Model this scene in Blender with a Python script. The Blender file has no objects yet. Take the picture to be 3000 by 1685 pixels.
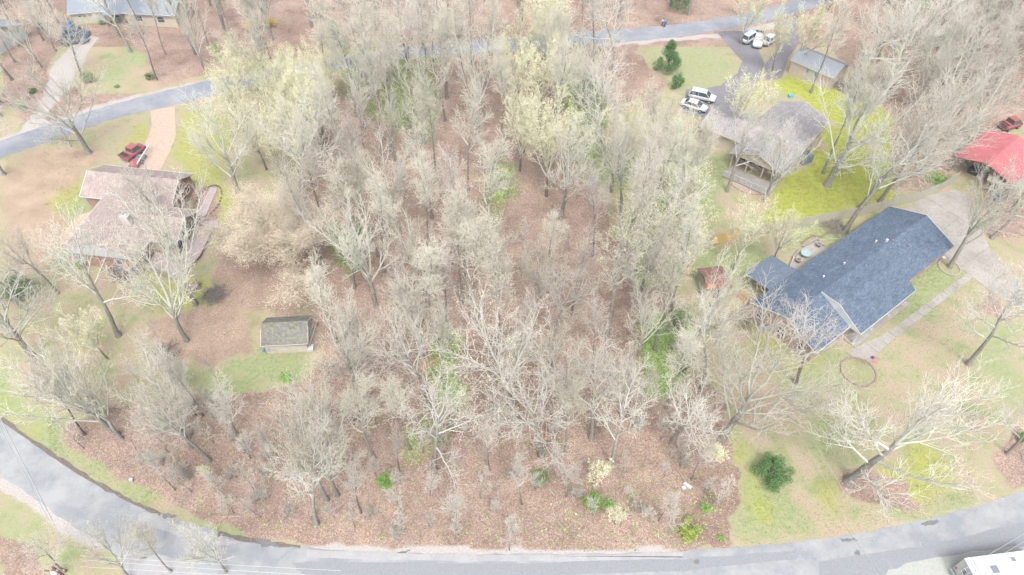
import bpy, bmesh, math, random
import numpy as np
from mathutils import Vector, Matrix
random.seed(7); RNG = np.random.default_rng(11)
R = math.radians
S = bpy.context.scene
COL = S.collection

# ------------------------------------------------------------------ camera, world, sun, exposure
CAM_H, F_PX, PITCH = 72.0, 2100.0, 48.5
cam_d = bpy.data.cameras.new('camera'); cam = bpy.data.objects.new('camera', cam_d); COL.objects.link(cam)
cam.location = (0, 0, CAM_H); cam.rotation_euler = (R(90 - PITCH), 0, 0)
cam_d.sensor_width = 36; cam_d.lens = F_PX / 3000 * 36; cam_d.clip_end = 9000; cam_d.clip_start = 0.5
S.camera = cam
W = bpy.data.worlds.new('World'); S.world = W; W.use_nodes = True
nt = W.node_tree; nt.nodes.clear()
sky = nt.nodes.new('ShaderNodeTexSky'); sky.sky_type = 'NISHITA'; sky.sun_disc = False
sky.sun_elevation = R(58); sky.sun_rotation = R(200); sky.air_density = 1.0; sky.dust_density = 5.0; sky.ozone_density = 0.6
hs = nt.nodes.new('ShaderNodeHueSaturation'); hs.inputs['Saturation'].default_value = 0.5
bg = nt.nodes.new('ShaderNodeBackground'); bg.inputs['Strength'].default_value = 0.15
wo = nt.nodes.new('ShaderNodeOutputWorld')
nt.links.new(sky.outputs[0], hs.inputs['Color']); nt.links.new(hs.outputs[0], bg.inputs[0]); nt.links.new(bg.outputs[0], wo.inputs[0])
sd = bpy.data.lights.new('sun', 'SUN'); sd.energy = 1.5; sd.angle = R(15); sd.color = (1, .985, .96)
sun = bpy.data.objects.new('sun', sd); COL.objects.link(sun)
sun.rotation_euler = (R(90 - 58), 0, R(200 - 180 + 0)); sun.location = (0, 0, 120)
S.view_settings.view_transform = 'Standard'; S.view_settings.look = 'None'
S.view_settings.gamma = 1; S.view_settings.use_curve_mapping = False
S.view_settings.exposure = 1.2
S.cycles.max_bounces = 6; S.cycles.diffuse_bounces = 5

def at(px, py, z=0.0):
    """photo pixel (3000 wide) -> world point at height z"""
    p = R(PITCH)
    dx, dy, dz = (px - 1500), F_PX * math.cos(p) - (py - 842.5) * math.sin(p), -F_PX * math.sin(p) - (py - 842.5) * math.cos(p)
    t = (z - CAM_H) / dz
    return Vector((dx * t, dy * t, z))
def a2(px, py, z=0.0):
    v = at(px, py, z); return (v.x, v.y)

# ------------------------------------------------------------------ materials
MATS = {}
def new_mat(name):
    m = bpy.data.materials.new(name); m.use_nodes = True
    n = m.node_tree.nodes; n.clear()
    o = n.new('ShaderNodeOutputMaterial'); b = n.new('ShaderNodeBsdfPrincipled')
    m.node_tree.links.new(b.outputs[0], o.inputs[0]); MATS[name] = m
    return m, n, m.node_tree.links, b
def ramp(n, cols):
    r = n.new('ShaderNodeValToRGB'); e = r.color_ramp.elements
    while len(e) > 1: e.remove(e[-1])
    for i, (p, c) in enumerate(cols):
        q = e[0] if i == 0 else e.new(p)
        q.position = p; q.color = (*c, 1)
    return r
def noise(n, l, vec, scale, detail=4, rough=.6):
    t = n.new('ShaderNodeTexNoise'); t.inputs['Scale'].default_value = scale; t.inputs['Detail'].default_value = detail
    t.inputs['Roughness'].default_value = rough
    if vec is not None: l.new(vec, t.inputs['Vector'])
    return t
def mix(n, l, fac, a, b, mode='MIX'):
    m = n.new('ShaderNodeMix'); m.data_type = 'RGBA'; m.blend_type = mode
    for s, v in ((m.inputs[0], fac), (m.inputs[6], a), (m.inputs[7], b)):
        if hasattr(v, 'links'): l.new(v, s)
        elif isinstance(v, (int, float)): s.default_value = v
        else: s.default_value = (*v, 1)
    return m.outputs[2]
def bump(n, l, h, b, strength=.4, dist=.05):
    u = n.new('ShaderNodeBump'); u.inputs['Strength'].default_value = strength; u.inputs['Distance'].default_value = dist
    l.new(h, u.inputs['Height']); l.new(u.outputs[0], b.inputs['Normal'])
def nmat(name, c0, c1, scale=3, rough=.85, bstr=.3, bdist=.03, metal=0, detail=5, big=None, coord='Object', spec=.3):
    if name in MATS: return MATS[name]
    m, n, l, b = new_mat(name)
    tc = n.new('ShaderNodeTexCoord'); v = tc.outputs[coord]
    t = noise(n, l, v, scale, detail)
    r = ramp(n, [(.3, c0), (.7, c1)]); l.new(t.outputs[0], r.inputs[0])
    out = r.outputs[0]
    if big:
        t2 = noise(n, l, v, big[0], 3); r2 = ramp(n, [(.4, (1, 1, 1)), (.65, big[1])]); l.new(t2.outputs[0], r2.inputs[0])
        out = mix(n, l, 1.0, out, r2.outputs[0], 'MULTIPLY')
    l.new(out, b.inputs['Base Color']); b.inputs['Roughness'].default_value = rough; b.inputs['Metallic'].default_value = metal
    b.inputs['Specular IOR Level'].default_value = spec
    if bstr: bump(n, l, t.outputs[0], b, bstr, bdist)
    return m
def brickmat(name, c0, c1, mortar, bw, bh, rough=.85, vary=None, mort=.012, bstr=.4, swap=False, scale2=.8):
    m, n, l, b = new_mat(name)
    tc = n.new('ShaderNodeTexCoord'); mp = n.new('ShaderNodeMapping'); l.new(tc.outputs['UV'], mp.inputs[0])
    if swap: mp.inputs['Rotation'].default_value = (0, 0, R(90))
    t = n.new('ShaderNodeTexBrick'); l.new(mp.outputs[0], t.inputs['Vector'])
    t.inputs['Color1'].default_value = (*c0, 1); t.inputs['Color2'].default_value = (*c1, 1); t.inputs['Mortar'].default_value = (*mortar, 1)
    t.inputs['Scale'].default_value = 1; t.inputs['Brick Width'].default_value = bw; t.inputs['Row Height'].default_value = bh
    t.inputs['Mortar Size'].default_value = mort; t.inputs['Mortar Smooth'].default_value = .2
    nz = noise(n, l, mp.outputs[0], scale2, 6); r = ramp(n, [(.3, (.82, .82, .82)), (.7, (1.12, 1.12, 1.12))]); l.new(nz.outputs[0], r.inputs[0])
    out = mix(n, l, 1.0, t.outputs[0], r.outputs[0], 'MULTIPLY')
    if vary:
        nz2 = noise(n, l, mp.outputs[0], vary[0], 3); r2 = ramp(n, [(vary[2], (0, 0, 0)), (vary[2] + .08, (1, 1, 1))]); l.new(nz2.outputs[0], r2.inputs[0])
        out = mix(n, l, r2.outputs[0], out, vary[1])
    l.new(out, b.inputs['Base Color']); b.inputs['Roughness'].default_value = rough; b.inputs['Specular IOR Level'].default_value = .25
    bump(n, l, t.outputs['Fac'], b, -bstr, .02)
    return m
def plain(name, c, rough=.5, metal=0, spec=.5, alpha=1):
    if name in MATS: return MATS[name]
    m, n, l, b = new_mat(name)
    tc = n.new('ShaderNodeTexCoord'); t = noise(n, l, tc.outputs['Object'], 6, 3)
    r = ramp(n, [(.3, tuple(x * .86 for x in c)), (.7, tuple(min(1, x * 1.08) for x in c))]); l.new(t.outputs[0], r.inputs[0])
    l.new(r.outputs[0], b.inputs['Base Color'])
    b.inputs['Roughness'].default_value = rough; b.inputs['Metallic'].default_value = metal; b.inputs['Specular IOR Level'].default_value = spec
    return m

white = plain('white_paint', (.42, .44, .45), .45)
cream = plain('cream_siding', (.42, .38, .31), .7)
glass = plain('window_glass', (.05, .06, .065), .08, 0, .8)
black = plain('black_rubber', (.025, .025, .025), .7)
chrome = plain('bright_metal', (.4, .42, .44), .3, .6)
steel = plain('grey_metal', (.2, .22, .24), .45, .4)
redp = plain('red_paint', (.27, .075, .08), .6)
bluep = plain('blue_grey_paint', (.07, .1, .15), .3)
whitecar = plain('white_car_paint', (.42, .45, .48), .25)
orange = plain('orange_plastic', (.5, .16, .04), .5)
teal = plain('teal_plastic', (.03, .3, .38), .5)
bluebright = plain('bright_blue_plastic', (.05, .2, .5), .5)
woodn = nmat('new_yellow_wood', (.50, .34, .13), (.56, .40, .19), 5, .8)
woodg = nmat('weathered_grey_wood', (.27, .265, .20), (.37, .36, .29), 6, .9)
woodd = nmat('dark_creosote_wood', (.06, .05, .045), (.11, .09, .08), 8, .9)
lumber = nmat('pale_lumber', (.22, .15, .09), (.34, .26, .17), 4, .85)
concrete = nmat('weathered_concrete', (.25, .235, .215), (.33, .315, .29), 2.5, .9, .2, .01, big=(.25, (.8, .78, .76)), detail=8)
paver = nmat('pinkish_stone', (.24, .2, .18), (.36, .32, .3), 7, .9, .5)
asphalt_d = nmat('driveway_asphalt', (.14, .135, .15), (.2, .195, .21), 3, .9, .2, .01, big=(.2, (.8, .8, .8)), detail=8)
dirtd = nmat('pale_dirt', (.26, .215, .18), (.36, .30, .25), 1.6, .95, .3, .02, detail=8)
brick_r = brickmat('red_brick', (.30, .165, .12), (.24, .12, .09), (.32, .27, .23), .21, .075)
brick_p = brickmat('pink_brick', (.32, .2, .17), (.26, .15, .13), (.42, .38, .35), .24, .085, vary=(9, (.42, .38, .36), .57))
sh_blue = brickmat('blue_asphalt_shingle', (.062, .088, .127), (.105, .140, .190), (.05, .07, .105), .42, .15, .9, vary=(4.0, (.20, .235, .275), .6), mort=.012)
sh_brown = brickmat('brown_asphalt_shingle', (.24, .195, .182), (.31, .262, .245), (.19, .15, .14), .5, .16, .9, vary=(3.5, (.4, .34, .31), .6), swap=True)
sh_grey = brickmat('grey_asphalt_shingle', (.21, .2, .205), (.29, .275, .28), (.17, .16, .165), .5, .16, .9, vary=(3, (.37, .34, .33), .6))
sh_dark = brickmat('mossy_dark_shingle', (.12, .122, .125), (.18, .18, .178), (.08, .08, .08), .4, .15, .95, vary=(2.6, (.19, .19, .10), .52))
metal_roof = nmat('pale_grey_metal_roof', (.19, .21, .24), (.25, .265, .29), 3, .5, 0)
metal_dark = nmat('dark_blue_metal_roof', (.085, .11, .155), (.125, .155, .20), 3, .5, 0)
metal_red = nmat('red_metal_roof', (.37, .10, .115), (.45, .165, .175), 1.2, .5, 0, big=(.6, (.85, .85, .85)))
metal_rust = nmat('rusty_metal_roof', (.13, .065, .055), (.22, .125, .105), 3, .7, .1)
lap_cream = nmat('cream_lap_siding', (.36, .34, .29), (.42, .40, .35), 2, .75, .1)
lap_tan = nmat('tan_board_siding', (.36, .31, .26), (.42, .37, .31), 1.5, .8, .1)

# ------------------------------------------------------------------ mesh helpers
class MB:
    def __init__(s): s.v = []; s.f = []; s.m = []; s.cm = 0
    def add(s, vs, fs):
        k = len(s.v); s.v += [tuple(p) for p in vs]; s.f += [tuple(i + k for i in f) for f in fs]; s.m += [s.cm] * len(fs); return s
    def box(s, c, d, rz=0, bev=0):
        x, y, z = c; a, b, h = d[0] / 2, d[1] / 2, d[2] / 2
        cs, sn = math.cos(rz), math.sin(rz)
        if bev:
            e = bev; vs = []
            for zz, k in ((-h, e), (-h + e, 0), (h - e, 0), (h, e)):
                for sx, sy in ((-1, -1), (1, -1), (1, 1), (-1, 1)): vs.append((sx * (a - k), sy * (b - k), zz))
            fs = [(3, 2, 1, 0), (12, 13, 14, 15)] + [(4 * r + i, 4 * r + (i + 1) % 4, 4 * r + 4 + (i + 1) % 4, 4 * r + 4 + i) for r in range(3) for i in range(4)]
        else:
            vs = [(sx * a, sy * b, sz * h) for sz in (-1, 1) for sx, sy in ((-1, -1), (1, -1), (1, 1), (-1, 1))]
            fs = [(3, 2, 1, 0), (4, 5, 6, 7), (0, 1, 5, 4), (1, 2, 6, 5), (2, 3, 7, 6), (3, 0, 4, 7)]
        return s.add([(x + p[0] * cs - p[1] * sn, y + p[0] * sn + p[1] * cs, z + p[2]) for p in vs], fs)
    def tube(s, pts, rs, n=6, cap=True):
        pts = [Vector(p) for p in pts]; k = len(s.v); N = len(pts)
        up = Vector((0, 0, 1))
        for i, p in enumerate(pts):
            d = (pts[min(i + 1, N - 1)] - pts[max(i - 1, 0)]).normalized()
            a = d.cross(up if abs(d.z) < .95 else Vector((1, 0, 0))).normalized(); b = d.cross(a)
            r = rs[i] if hasattr(rs, '__len__') else rs
            for j in range(n):
                t = 2 * math.pi * j / n; q = p + a * (r * math.cos(t)) + b * (r * math.sin(t)); s.v.append(tuple(q))
        nf = len(s.f)
        for i in range(N - 1):
            for j in range(n): s.f.append((k + i * n + j, k + (i + 1) * n + j, k + (i + 1) * n + (j + 1) % n, k + i * n + (j + 1) % n))
        if cap:
            s.f.append(tuple(k + j for j in range(n))); s.f.append(tuple(k + (N - 1) * n + j for j in reversed(range(n))))
        s.m += [s.cm] * (len(s.f) - nf); return s
    def prism(s, poly, z0, z1):
        """poly ccw list (x,y) -> solid"""
        n = len(poly); ar = sum(poly[i][0] * poly[(i + 1) % n][1] - poly[(i + 1) % n][0] * poly[i][1] for i in range(n))
        if ar < 0: poly = poly[::-1]
        vs = [(p[0], p[1], z0) for p in poly] + [(p[0], p[1], z1) for p in poly]
        fs = [tuple(reversed(range(n))), tuple(range(n, 2 * n))] + [(i, (i + 1) % n, n + (i + 1) % n, n + i) for i in range(n)]
        return s.add(vs, fs)
    def slab(s, quad, th):
        """3d polygon thickened downwards (vertically)"""
        n = len(quad)
        vs = [tuple(p) for p in quad] + [(p[0], p[1], p[2] - th) for p in quad]
        fs = [tuple(range(n)), tuple(reversed(range(n, 2 * n)))] + [(i, n + i, n + (i + 1) % n, (i + 1) % n) for i in range(n)]
        return s.add(vs, fs)
    def lathe(s, prof, n=12, c=(0, 0)):
        k = len(s.v); N = len(prof); nf = len(s.f)
        for r, z in prof:
            for j in range(n):
                t = 2 * math.pi * j / n; s.v.append((c[0] + r * math.cos(t), c[1] + r * math.sin(t), z))
        for i in range(N - 1):
            for j in range(n): s.f.append((k + i * n + j, k + i * n + (j + 1) % n, k + (i + 1) * n + (j + 1) % n, k + (i + 1) * n + j))
        s.f.append(tuple(k + j for j in reversed(range(n)))); s.f.append(tuple(k + (N - 1) * n + j for j in range(n)))
        s.m += [s.cm] * (len(s.f) - nf); return s
    def mesh(s, name, mats, smooth=False):
        me = bpy.data.meshes.new(name); me.from_pydata(s.v, [], s.f)
        if not isinstance(mats, (list, tuple)): mats = [mats]
        for m in mats: me.materials.append(m)
        if len(mats) > 1: me.polygons.foreach_set('material_index', s.m)
        if smooth: me.polygons.foreach_set('use_smooth', [True] * len(s.f))
        if len(s.f) < 6000:
            uv = me.uv_layers.new(name='UVMap')
            for p in me.polygons:
                nx, ny, nz = (abs(c) for c in p.normal)
                for li in p.loop_indices:
                    co = me.vertices[me.loops[li].vertex_index].co
                    uv.data[li].uv = (co.x, co.y) if nz > .35 else ((co.y, co.z) if nx > ny else (co.x, co.z))
        return me
    def build(s, name, mat, parent=None, smooth=False, label=None):
        o = bpy.data.objects.new(name, s.mesh(name, mat, smooth)); COL.objects.link(o); o.parent = parent
        if label: o['label'] = label
        return o
def thing(name, label, cat, loc=(0, 0, 0), rz=0, group=None):
    o = bpy.data.objects.new(name, None); COL.objects.link(o); o.empty_display_size = .3
    o.location = loc; o.rotation_euler = (0, 0, rz); o['label'] = label; o['category'] = cat
    if group: o['group'] = group
    return o
def tag(o, label, cat, group=None):
    o['label'] = label; o['category'] = cat
    if group: o['group'] = group
    return o
def B(c, d, rz=0, bev=0): return MB().box(c, d, rz, bev)
def struct(name, mb, m):
    o = mb.build(name, m); o['kind'] = 'structure'; return o
def bx(o, name, c, d, m, rz=0, bev=0, label=None): return B(c, d, rz, bev).build(name, m, o, label=label)

# ------------------------------------------------------------------ value noise for masks
_tab = RNG.random((64, 64))
def vnoise(x, y):
    xi = np.floor(x).astype(int); yi = np.floor(y).astype(int); fx = x - xi; fy = y - yi
    fx = fx * fx * (3 - 2 * fx); fy = fy * fy * (3 - 2 * fy)
    g = lambda i, j: _tab[(xi + i) % 64, (yi + j) % 64]
    return (g(0, 0) * (1 - fx) + g(1, 0) * fx) * (1 - fy) + (g(0, 1) * (1 - fx) + g(1, 1) * fx) * fy
def fbm(x, y, o=3):
    t = 0; a = .5
    for k in range(o): t = t + a * vnoise(x * 2 ** k + 13.7 * k, y * 2 ** k + 7.1 * k); a *= .5
    return t / (1 - .5 ** o)
def inside(X, Y, poly):
    r = np.zeros(X.shape, bool); n = len(poly)
    for i in range(n):
        x0, y0 = poly[i]; x1, y1 = poly[(i + 1) % n]
        if y0 == y1: continue
        c = ((y0 > Y) != (y1 > Y)) & (X < (x1 - x0) * (Y - y0) / (y1 - y0) + x0); r ^= c
    return r
def P(*pts): return [a2(*p) for p in pts]

# polygons in photo pixels, on the ground
WOOD = P((190,1245),(205,1300),(330,1372),(480,1452),(600,1525),(760,1582),(900,1600),(1100,1612),(1500,1616),(1900,1612),(2130,1600),(2155,1500),(2150,1380),(2140,1300),(2120,1210),(2070,1110),(1960,1090),(1960,1000),(2000,900),(1900,780),(1800,690),(1745,560),(1740,400),(1760,330),(1900,330),(1930,230),(1850,128),(1500,155),(1100,180),(1010,230),(900,400),(860,600),(880,760),(970,900),(960,1060),(880,1120),(640,1170),(350,1180))
WOOD_B = P((800,180),(1150,125),(1700,80),(1960,68),(2100,38),(2250,-10),(2300,-260),(300,-260),(540,20),(650,150))
WOOD_C = P((2385,30),(2365,90),(2425,130),(2500,215),(2590,290),(2625,380),(2615,560),(2700,560),(2780,520),(2850,450),(3000,350),(3300,300),(3300,-260),(2400,-260))
LITTER = [(WOOD, 1), (WOOD_B, 1), (WOOD_C, 1),
 (P((600,830),(660,740),(760,720),(900,760),(980,900),(960,1060),(780,920),(640,900)), .45),
 (P((430,930),(600,890),(760,930),(760,1010),(740,1050),(600,1080),(470,1040),(420,980)), .42),
 (P((30,330),(150,210),(260,280),(420,270),(300,330),(120,400)), .6),
 (P((250,80),(400,60),(700,60),(760,180),(560,230),(450,260),(420,150)), .6),
 (P((1700,330),(1760,250),(1850,200),(1960,230),(1900,330)), .6),
 (P((0,0),(180,0),(180,120),(120,250),(0,330)), .7),
 (P((2620,1500),(2460,1440),(2440,1380),(2560,1370),(2660,1400),(2700,1470)), .6),
 (P((2850,900),(2880,830),(2960,900),(2960,960)), .6),
 (P((2900,1330),(3000,1250),(3100,1250),(3100,1400),(2950,1440)), .6),
 (P((560,560),(640,540),(640,660),(600,700)), .8), (P((2870,560),(3000,500),(3060,560),(3000,700),(2900,700)), .6),
 (P((0,1560),(60,1560),(130,1640),(130,1720),(0,1720)), .7)]
GREEN = [(P((760,1035),(900,1040),(920,1085),(800,1090),(765,1075)), 1), (P((560,1100),(780,1085),(800,1150),(640,1165),(540,1150)), .8),
 (P((0,1080),(190,1230),(210,1300),(340,1380),(500,1460),(400,1470),(260,1380),(100,1280),(0,1190)), .75),
 (P((600,1520),(760,1578),(880,1600),(760,1596),(600,1550),(480,1500)), .9),
 (P((1850,125),(2000,105),(2120,110),(2140,180),(2130,250),(2060,270),(1960,250),(1930,200)), .4),
 (P((1740,420),(1800,420),(1880,480),(1860,560),(1760,560)), .8), (P((1980,420),(2100,450),(2150,520),(2080,640),(1900,640),(1930,520)), .7),
 (P((2000,740),(2150,720),(2220,700),(2220,800),(2130,860),(2040,850)), .8),
 (P((1960,930),(2050,900),(2040,1040),(1980,1080),(1950,1020)), .8), (P((1900,1100),(1990,1090),(1990,1140),(1920,1130)), .7),
 (P((2660,840),(2760,760),(2840,800),(2640,960),(2600,930)), .95), (P((2400,700),(2480,680),(2500,640),(2440,640),(2300,690),(2330,730)), .8),
 (P((2160,1300),(2200,1290),(2300,1440),(2360,1550),(2170,1590),(2150,1500)), .55), (P((2370,1250),(2480,1240),(2500,1300),(2380,1340)), .6),
 (P((2200,1040),(2560,1080),(2550,1180),(2440,1200),(2200,1100)), .35), (P((2860,950),(3000,950),(3000,1200),(2900,1150)), .5),
 (P((2640,1460),(2860,1440),(3000,1370),(3000,1420),(2800,1480),(2640,1520)), .6), (P((380,90),(440,80),(440,180),(370,170)), .7),
 (P((300,190),(380,160),(360,240),(290,250)), .4), (P((180,600),(250,560),(250,640),(210,800),(180,800)), .6), (P((2440,320),(2620,320),(2640,500),(2440,500)), .2),
 (P((0,1450),(60,1480),(140,1540),(120,1600),(0,1560)), .4), (P((2450,1000),(2560,1080),(2350,1060),(2330,980)), .5)]
MOSS = [(P((2270,225),(2400,260),(2470,290),(2560,290),(2612,360),(2620,440),(2612,560),(2560,600),(2400,640),(2290,650),(2250,600),(2320,520),(2420,430),(2440,340),(2300,260)), .95),
 (P((2345,30),(2385,60),(2380,120),(2340,120)), 0.33), (P((2130,250),(2260,240),(2240,300),(2190,330)), 0.25),
 (P((430,830),(560,820),(690,840),(650,880),(520,900),(430,880)), 0.31), (P((510,350),(650,330),(680,440),(620,580),(540,500),(510,430)), 0.29),
 (P((340,430),(400,370),(445,360),(420,430),(370,450)), 0.33), (P((590,560),(640,520),(720,560),(660,640),(600,650)), 0.31),
 (P((2220,980),(2270,1000),(2400,1090),(2330,1100),(2200,1010)), 0.39), (P((2600,1330),(2680,1290),(2800,1380),(2760,1420),(2620,1420)), 0.37),
 (P((2420,1380),(2450,1400),(2480,1500),(2430,1460)), 0.33), (P((2150,1320),(2190,1290),(2190,1420),(2155,1420)), 0.33),
 (P((0,1190),(60,1240),(140,1300),(120,1310),(0,1220)), 0.29), (P((2870,640),(2920,650),(2910,720),(2890,700)), 0.29), (P((2180,1420),(2260,1430),(2280,1500),(2190,1480)), 0.25),
 (P((0,1120),(60,1140),(80,1200),(0,1180)), 0.14), (P((700,1240),(760,1080),(760,1150)), 0.14), (P((180,560),(230,520),(235,600),(190,640)), 0.27),
 (P((1780,560),(1830,520),(1900,600),(1850,640)), 0.27), (P((2470,620),(2640,600),(2600,640),(2480,660)), 0.29)]
TAN = [(P((430,930),(600,890),(760,930),(760,1010),(740,1050),(600,1080),(470,1040),(420,980)), .9), (P((600,830),(660,740),(760,720),(900,760),(900,900),(780,920),(640,900)), .8), (P((0,520),(130,430),(330,420),(330,470),(250,480),(235,570),(160,720),(100,800),(0,760)), .9), (P((190,570),(250,560),(270,700),(200,720),(190,640)), .5),
 (P((2330,1150),(2420,1180),(2360,1260),(2260,1180)), .6), (P((2100,1150),(2250,1100),(2300,1240),(2180,1270)), .6), (P((2600,900),(2760,820),(2860,900),(2700,1000)), .35),
 (P((1700,120),(1900,118),(1870,170),(1760,190)), .7), (P((2120,490),(2200,540),(2330,590),(2290,640),(2150,560)), .7), (P((350,110),(700,160),(560,250),(420,280)), .5)]
GRAVEL = [(P((0,1370),(150,1470),(260,1540),(350,1600),(300,1620),(180,1560),(90,1490),(0,1440)), 1), (P((900,1598),(1500,1608),(2000,1606),(2000,1640),(900,1640)), .9),
 (P((60,400),(60,370),(100,330),(140,260),(150,200),(210,130),(250,100),(290,110),(230,200),(200,260),(140,330),(130,370)), .85), (P((1700,130),(1800,124),(2100,98),(2300,60),(2300,80),(2100,112),(1800,134)), .7),
 (P((0,405),(300,300),(800,190),(800,199),(440,280),(180,355),(0,420)), .6), (P((0,40),(60,80),(60,110),(0,160)), .7), (P((2400,1590),(2700,1530),(3100,1420),(3100,1400),(2850,1470),(2550,1545)), .5)]
GX0, GX1, GY0, GY1, ST = -118., 118., 8., 200., .4
gx = np.arange(GX0, GX1 + .01, ST); gy = np.arange(GY0, GY1 + .01, ST)
XX, YY = np.meshgrid(gx, gy)
def raster(lst, amp=1.6, blur=2):
    wx = XX + amp * 2 * (fbm(XX * .35, YY * .35) - .5) + .5 * (fbm(XX * 1.3, YY * 1.3) - .5); wy = YY + amp * 2 * (fbm(XX * .35 + 31, YY * .35 + 17) - .5)
    M = np.zeros(XX.shape)
    for poly, w in lst: M = np.maximum(M, inside(wx, wy, poly) * w)
    for _ in range(blur):
        p = np.pad(M, 1, mode='edge'); M = (p[:-2, 1:-1] + p[2:, 1:-1] + p[1:-1, :-2] + p[1:-1, 2:] + 2 * M) / 6
    return M
mL, mG, mM, mT, mR = raster(LITTER, 1.2), raster(GREEN, 3.4, 10), raster(MOSS, 3.4, 9), raster(TAN, 3.0, 14), raster(GRAVEL, .6)
far = (YY > 125) & (np.abs(XX) < 118); mL = np.maximum(mL, far * .8)
def sample(M, x, y):
    i = int((x - GX0) / ST); j = int((y - GY0) / ST)
    return M[j, i] if 0 <= i < M.shape[1] and 0 <= j < M.shape[0] else 0

ox = np.concatenate([[-6000, -1500, -500, -200], gx, [200, 500, 1500, 6000]]); oy = np.concatenate([[-3000, -600, -100], gy, [260, 500, 1500, 7000]])
VX, VY = np.meshgrid(ox, oy); ny, nx = VX.shape
me = bpy.data.meshes.new('ground')
co = np.stack([VX.ravel(), VY.ravel(), np.zeros(VX.size)], 1)
idx = np.arange(nx * ny).reshape(ny, nx)
q = np.stack([idx[:-1, :-1], idx[:-1, 1:], idx[1:, 1:], idx[1:, :-1]], -1).reshape(-1, 4)
me.vertices.add(len(co)); me.vertices.foreach_set('co', co.ravel())
me.loops.add(q.size); me.loops.foreach_set('vertex_index', q.ravel()); me.polygons.add(len(q)); me.polygons.foreach_set('loop_start', np.arange(0, q.size, 4))
me.update(calc_edges=True)
def attr(name, chans):
    A = np.zeros((ny, nx, 4))
    for k, M in enumerate(chans): A[3:-4, 4:-4, k] = M
    if name == 'cover_a':
        A[:3, :, 0] = .6; A[-4:, :, 0] = .8; A[:, :4, 0] = .6; A[:, -4:, 0] = .6
    c = me.color_attributes.new(name, 'FLOAT_COLOR', 'POINT'); c.data.foreach_set('color', A.ravel())
attr('cover_a', [mL, mG, mM, mT]); attr('cover_b', [mR])
ground = bpy.data.objects.new('ground', me); COL.objects.link(ground); ground['kind'] = 'structure'
m, n, l, b = new_mat('ground_cover')
tc = n.new('ShaderNodeTexCoord'); vec = tc.outputs['Object']
A1 = n.new('ShaderNodeVertexColor'); A1.layer_name = 'cover_a'; A2 = n.new('ShaderNodeVertexColor'); A2.layer_name = 'cover_b'
s1 = n.new('ShaderNodeSeparateColor'); l.new(A1.outputs[0], s1.inputs[0]); s2 = n.new('ShaderNodeSeparateColor'); l.new(A2.outputs[0], s2.inputs[0])
nf = noise(n, l, vec, 5.5, 6, .75); nm = noise(n, l, vec, .35, 5, .65); nl = noise(n, l, vec, .11, 3)
def rag(sock, lo=.25, hi=.6, amp=.5):
    ma = n.new('ShaderNodeMath'); ma.operation = 'MULTIPLY_ADD'; l.new(nm.outputs[0], ma.inputs[0]); ma.inputs[1].default_value = amp; l.new(sock, ma.inputs[2])
    mb = n.new('ShaderNodeMath'); mb.operation = 'MULTIPLY_ADD'; l.new(nf.outputs[0], mb.inputs[0]); mb.inputs[1].default_value = amp; l.new(ma.outputs[0], mb.inputs[2])
    mr = n.new('ShaderNodeMapRange'); l.new(mb.outputs[0], mr.inputs[0]); mr.inputs[1].default_value = lo + amp; mr.inputs[2].default_value = hi + amp
    mu = n.new('ShaderNodeMath'); mu.operation = 'MULTIPLY'; l.new(mr.outputs[0], mu.inputs[0])
    st = n.new('ShaderNodeMapRange'); l.new(sock, st.inputs[0]); st.inputs[1].default_value = 0; st.inputs[2].default_value = .15; l.new(st.outputs[0], mu.inputs[1])
    return mu.outputs[0]
r0 = ramp(n, [(.34, (.20, .225, .115)), (.45, (.26, .25, .155)), (.54, (.29, .25, .175)), (.66, (.30, .235, .185))]); l.new(nm.outputs[0], r0.inputs[0])
r0b = ramp(n, [(.3, (.68, .69, .64)), (.5, (1, 1, 1)), (.7, (1.22, 1.2, 1.16))]); l.new(nf.outputs[0], r0b.inputs[0])
lawn = mix(n, l, 1, r0.outputs[0], r0b.outputs[0], 'MULTIPLY')
rt = ramp(n, [(.35, (.25, .185, .14)), (.65, (.32, .25, .185))]); l.new(nm.outputs[0], rt.inputs[0]); tan = mix(n, l, 1, rt.outputs[0], r0b.outputs[0], 'MULTIPLY')
rg = ramp(n, [(.32, (.12, .18, .07)), (.46, (.195, .24, .115)), (.58, (.255, .26, .155)), (.7, (.28, .25, .175))]); ng = noise(n, l, vec, 1.7, 6, .8); l.new(ng.outputs[0], rg.inputs[0])
nq = noise(n, l, vec, 1.3, 6, .8)
rm = ramp(n, [(.32, (.13, .19, .045)), (.45, (.215, .25, .05)), (.56, (.29, .295, .06)), (.7, (.27, .235, .12))]); l.new(nq.outputs[0], rm.inputs[0])
vo = n.new('ShaderNodeTexVoronoi'); vo.inputs['Scale'].default_value = 11; l.new(vec, vo.inputs['Vector'])
sc_ = n.new('ShaderNodeSeparateColor'); l.new(vo.outputs['Color'], sc_.inputs[0])
rl = ramp(n, [(0, (.17, .115, .09)), (.4, (.24, .175, .145)), (.75, (.28, .212, .18)), (1, (.36, .29, .25))]); l.new(sc_.outputs[0], rl.inputs[0])
rl2 = ramp(n, [(.3, (.66, .63, .6)), (.45, (.95, .95, .95)), (.6, (1.08, 1.06, 1.03)), (.72, (.98, 1.08, .8))]); l.new(nm.outputs[0], rl2.inputs[0])
lit = mix(n, l, 1, rl.outputs[0], rl2.outputs[0], 'MULTIPLY')
rl3 = ramp(n, [(.36, (.80, .77, .74)), (.5, (1, 1, 1)), (.64, (1.12, 1.12, 1.1))]); l.new(nl.outputs[0], rl3.inputs[0]); lit = mix(n, l, 1, lit, rl3.outputs[0], 'MULTIPLY')
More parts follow.
